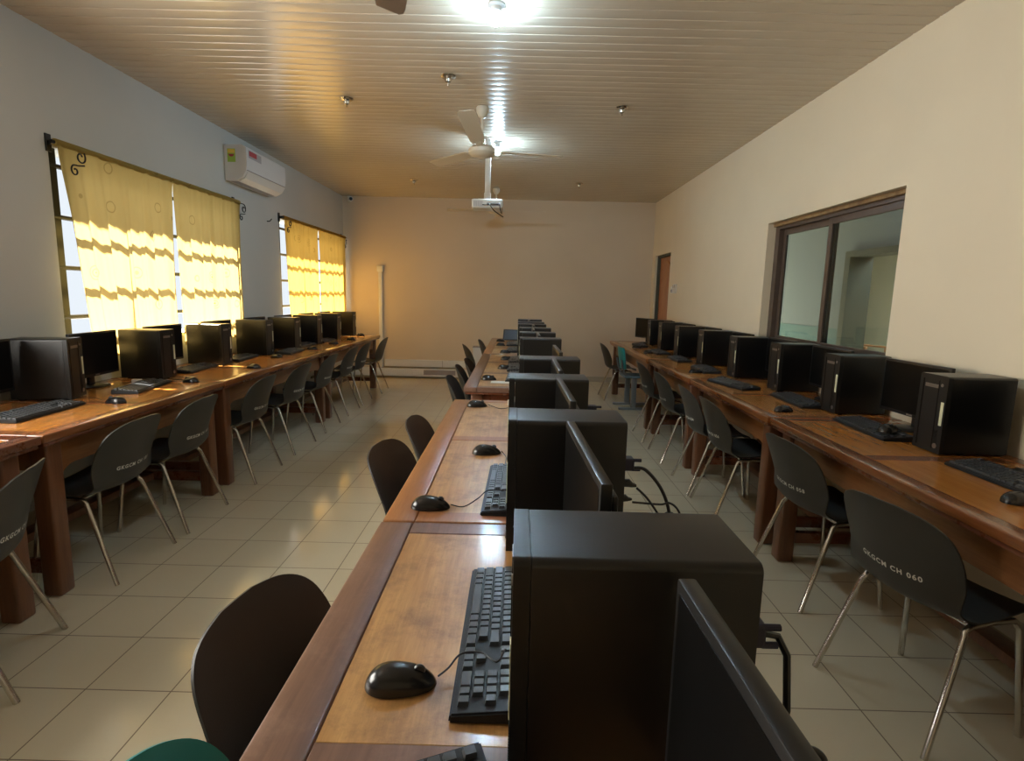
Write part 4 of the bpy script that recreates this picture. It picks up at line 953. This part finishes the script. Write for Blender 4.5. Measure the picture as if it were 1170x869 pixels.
# CCTV camera in the corner
cc = thing('security_camera', (-1.17, 6.72, 2.80), R(25), 'small white security camera with black lens in the far left corner', 'camera')
MB().box(-0.03, 0.03, 0.02, 0.055, -0.02, 0.055, 0.004).build('wall_bracket', M['white_plastic'], cc, smooth=True)
MB().lathe([(0.030, -0.07), (0.036, -0.06), (0.036, 0.01), (0.025, 0.025)], 22, (0, 0, 0), 'Y').build('housing', M['white_plastic'], cc, smooth=True)
MB().lathe([(0.026, -0.078), (0.024, -0.068)], 20, (0, 0, 0), 'Y').build('lens', M['screen'], cc)

# ------------------------------------------------------------------ back wall fittings
t = thing('conduit', (-0.72, YB-0.001, 0.165), 0, 'tall white vertical cable conduit with a square box on top, back wall', 'conduit')
MB().box(-0.03, 0.03, -0.04, 0, 0, 1.535, 0.004).build('trunking', M['white_plastic'], t, smooth=True, sharp=30)
MB().box(-0.05, 0.05, -0.055, 0, 1.535, 1.635, 0.006).build('junction_box', M['white_plastic'], t, smooth=True, sharp=30)
t = thing('cable_trunking', (0.0, YB-0.001, 0), 0, 'long white floor-level cable trunking with sockets along the back wall', 'trunking')
MB().box(-0.66, 1.15, -0.045, 0, 0.185, 0.30, 0.004).build('upper_trunking', M['white_plastic'], t)
MB().box(-1.25, 1.15, -0.06, -0.013, 0.03, 0.16, 0.004).build('lower_trunking', M['white_plastic'], t)
mb = MB(); mb.box(-0.02, 0.50, -0.0615, -0.058, 0.06, 0.14); mb.build('dark_slot', M['ac_grey'], t)
for x in (-0.12, 0.60): MB().box(x-0.08, x+0.08, -0.068, -0.06, 0.05, 0.15, 0.004).build('socket_plate', M['white_plastic'], t)
mb = MB(); mb.box(0.28, 0.286, -0.0465, -0.044, 0.187, 0.298); mb.build('joint', M['ac_grey'], t)
b = thing('waste_bin', (0.93, 6.55, 0), 0, 'white bin standing at the back wall behind the middle chairs', 'bin')
mb = MB(); mb.hexa([(-0.11, -0.10, 0), (0.11, -0.10, 0), (0.11, 0.10, 0), (-0.11, 0.10, 0), (-0.13, -0.115, 0.55), (0.13, -0.115, 0.55), (0.13, 0.115, 0.55), (-0.13, 0.115, 0.55)]); mb.build('bin_body', M['white_plastic'], b)
MB().box(-0.135, 0.135, -0.12, 0.12, 0.55, 0.565, 0.004).build('rim', M['ac_grey'], b)
b = thing('wall_socket', (2.05, YB-0.001, 0.30), 0, 'low dark-edged socket plate on the back wall behind the middle towers', 'socket')
MB().box(-0.10, 0.10, -0.03, 0, -0.02, 0.02, 0.003).build('plate', M['ac_grey'], b)
# switches by the door
s = thing('light_switch', (XR-0.001, 5.40, 1.52), 0, 'white light switch plates on the right wall beside the wooden door', 'switch')
MB().box(-0.014, 0, -0.10, 0.06, -0.06, 0.06, 0.004).build('plate', M['white_plastic'], s, smooth=True, sharp=30)
MB().box(-0.012, 0, 0.07, 0.16, -0.06, 0.03, 0.004).build('plate', M['white_plastic'], s, smooth=True, sharp=30)
for yy, zz in ((0.04, 0.03), (-0.02, 0.035), (0.10, -0.03), (0.135, -0.03)): MB().box(-0.018, -0.011, yy-0.01, yy+0.01, zz-0.02, zz+0.02, 0.002).build('rocker', M['ac_grey'], s)
# small iron hook left over on the window wall
h = MB().tube([(XL, 4.02, 2.13), (XL+0.03, 4.02, 2.13), (XL+0.035, 4.06, 2.16)], 0.006, 8).build('wall_hook', M['iron'], smooth=True); tag(h, 'tiny rusty hook on the left wall between the two windows', 'hook')
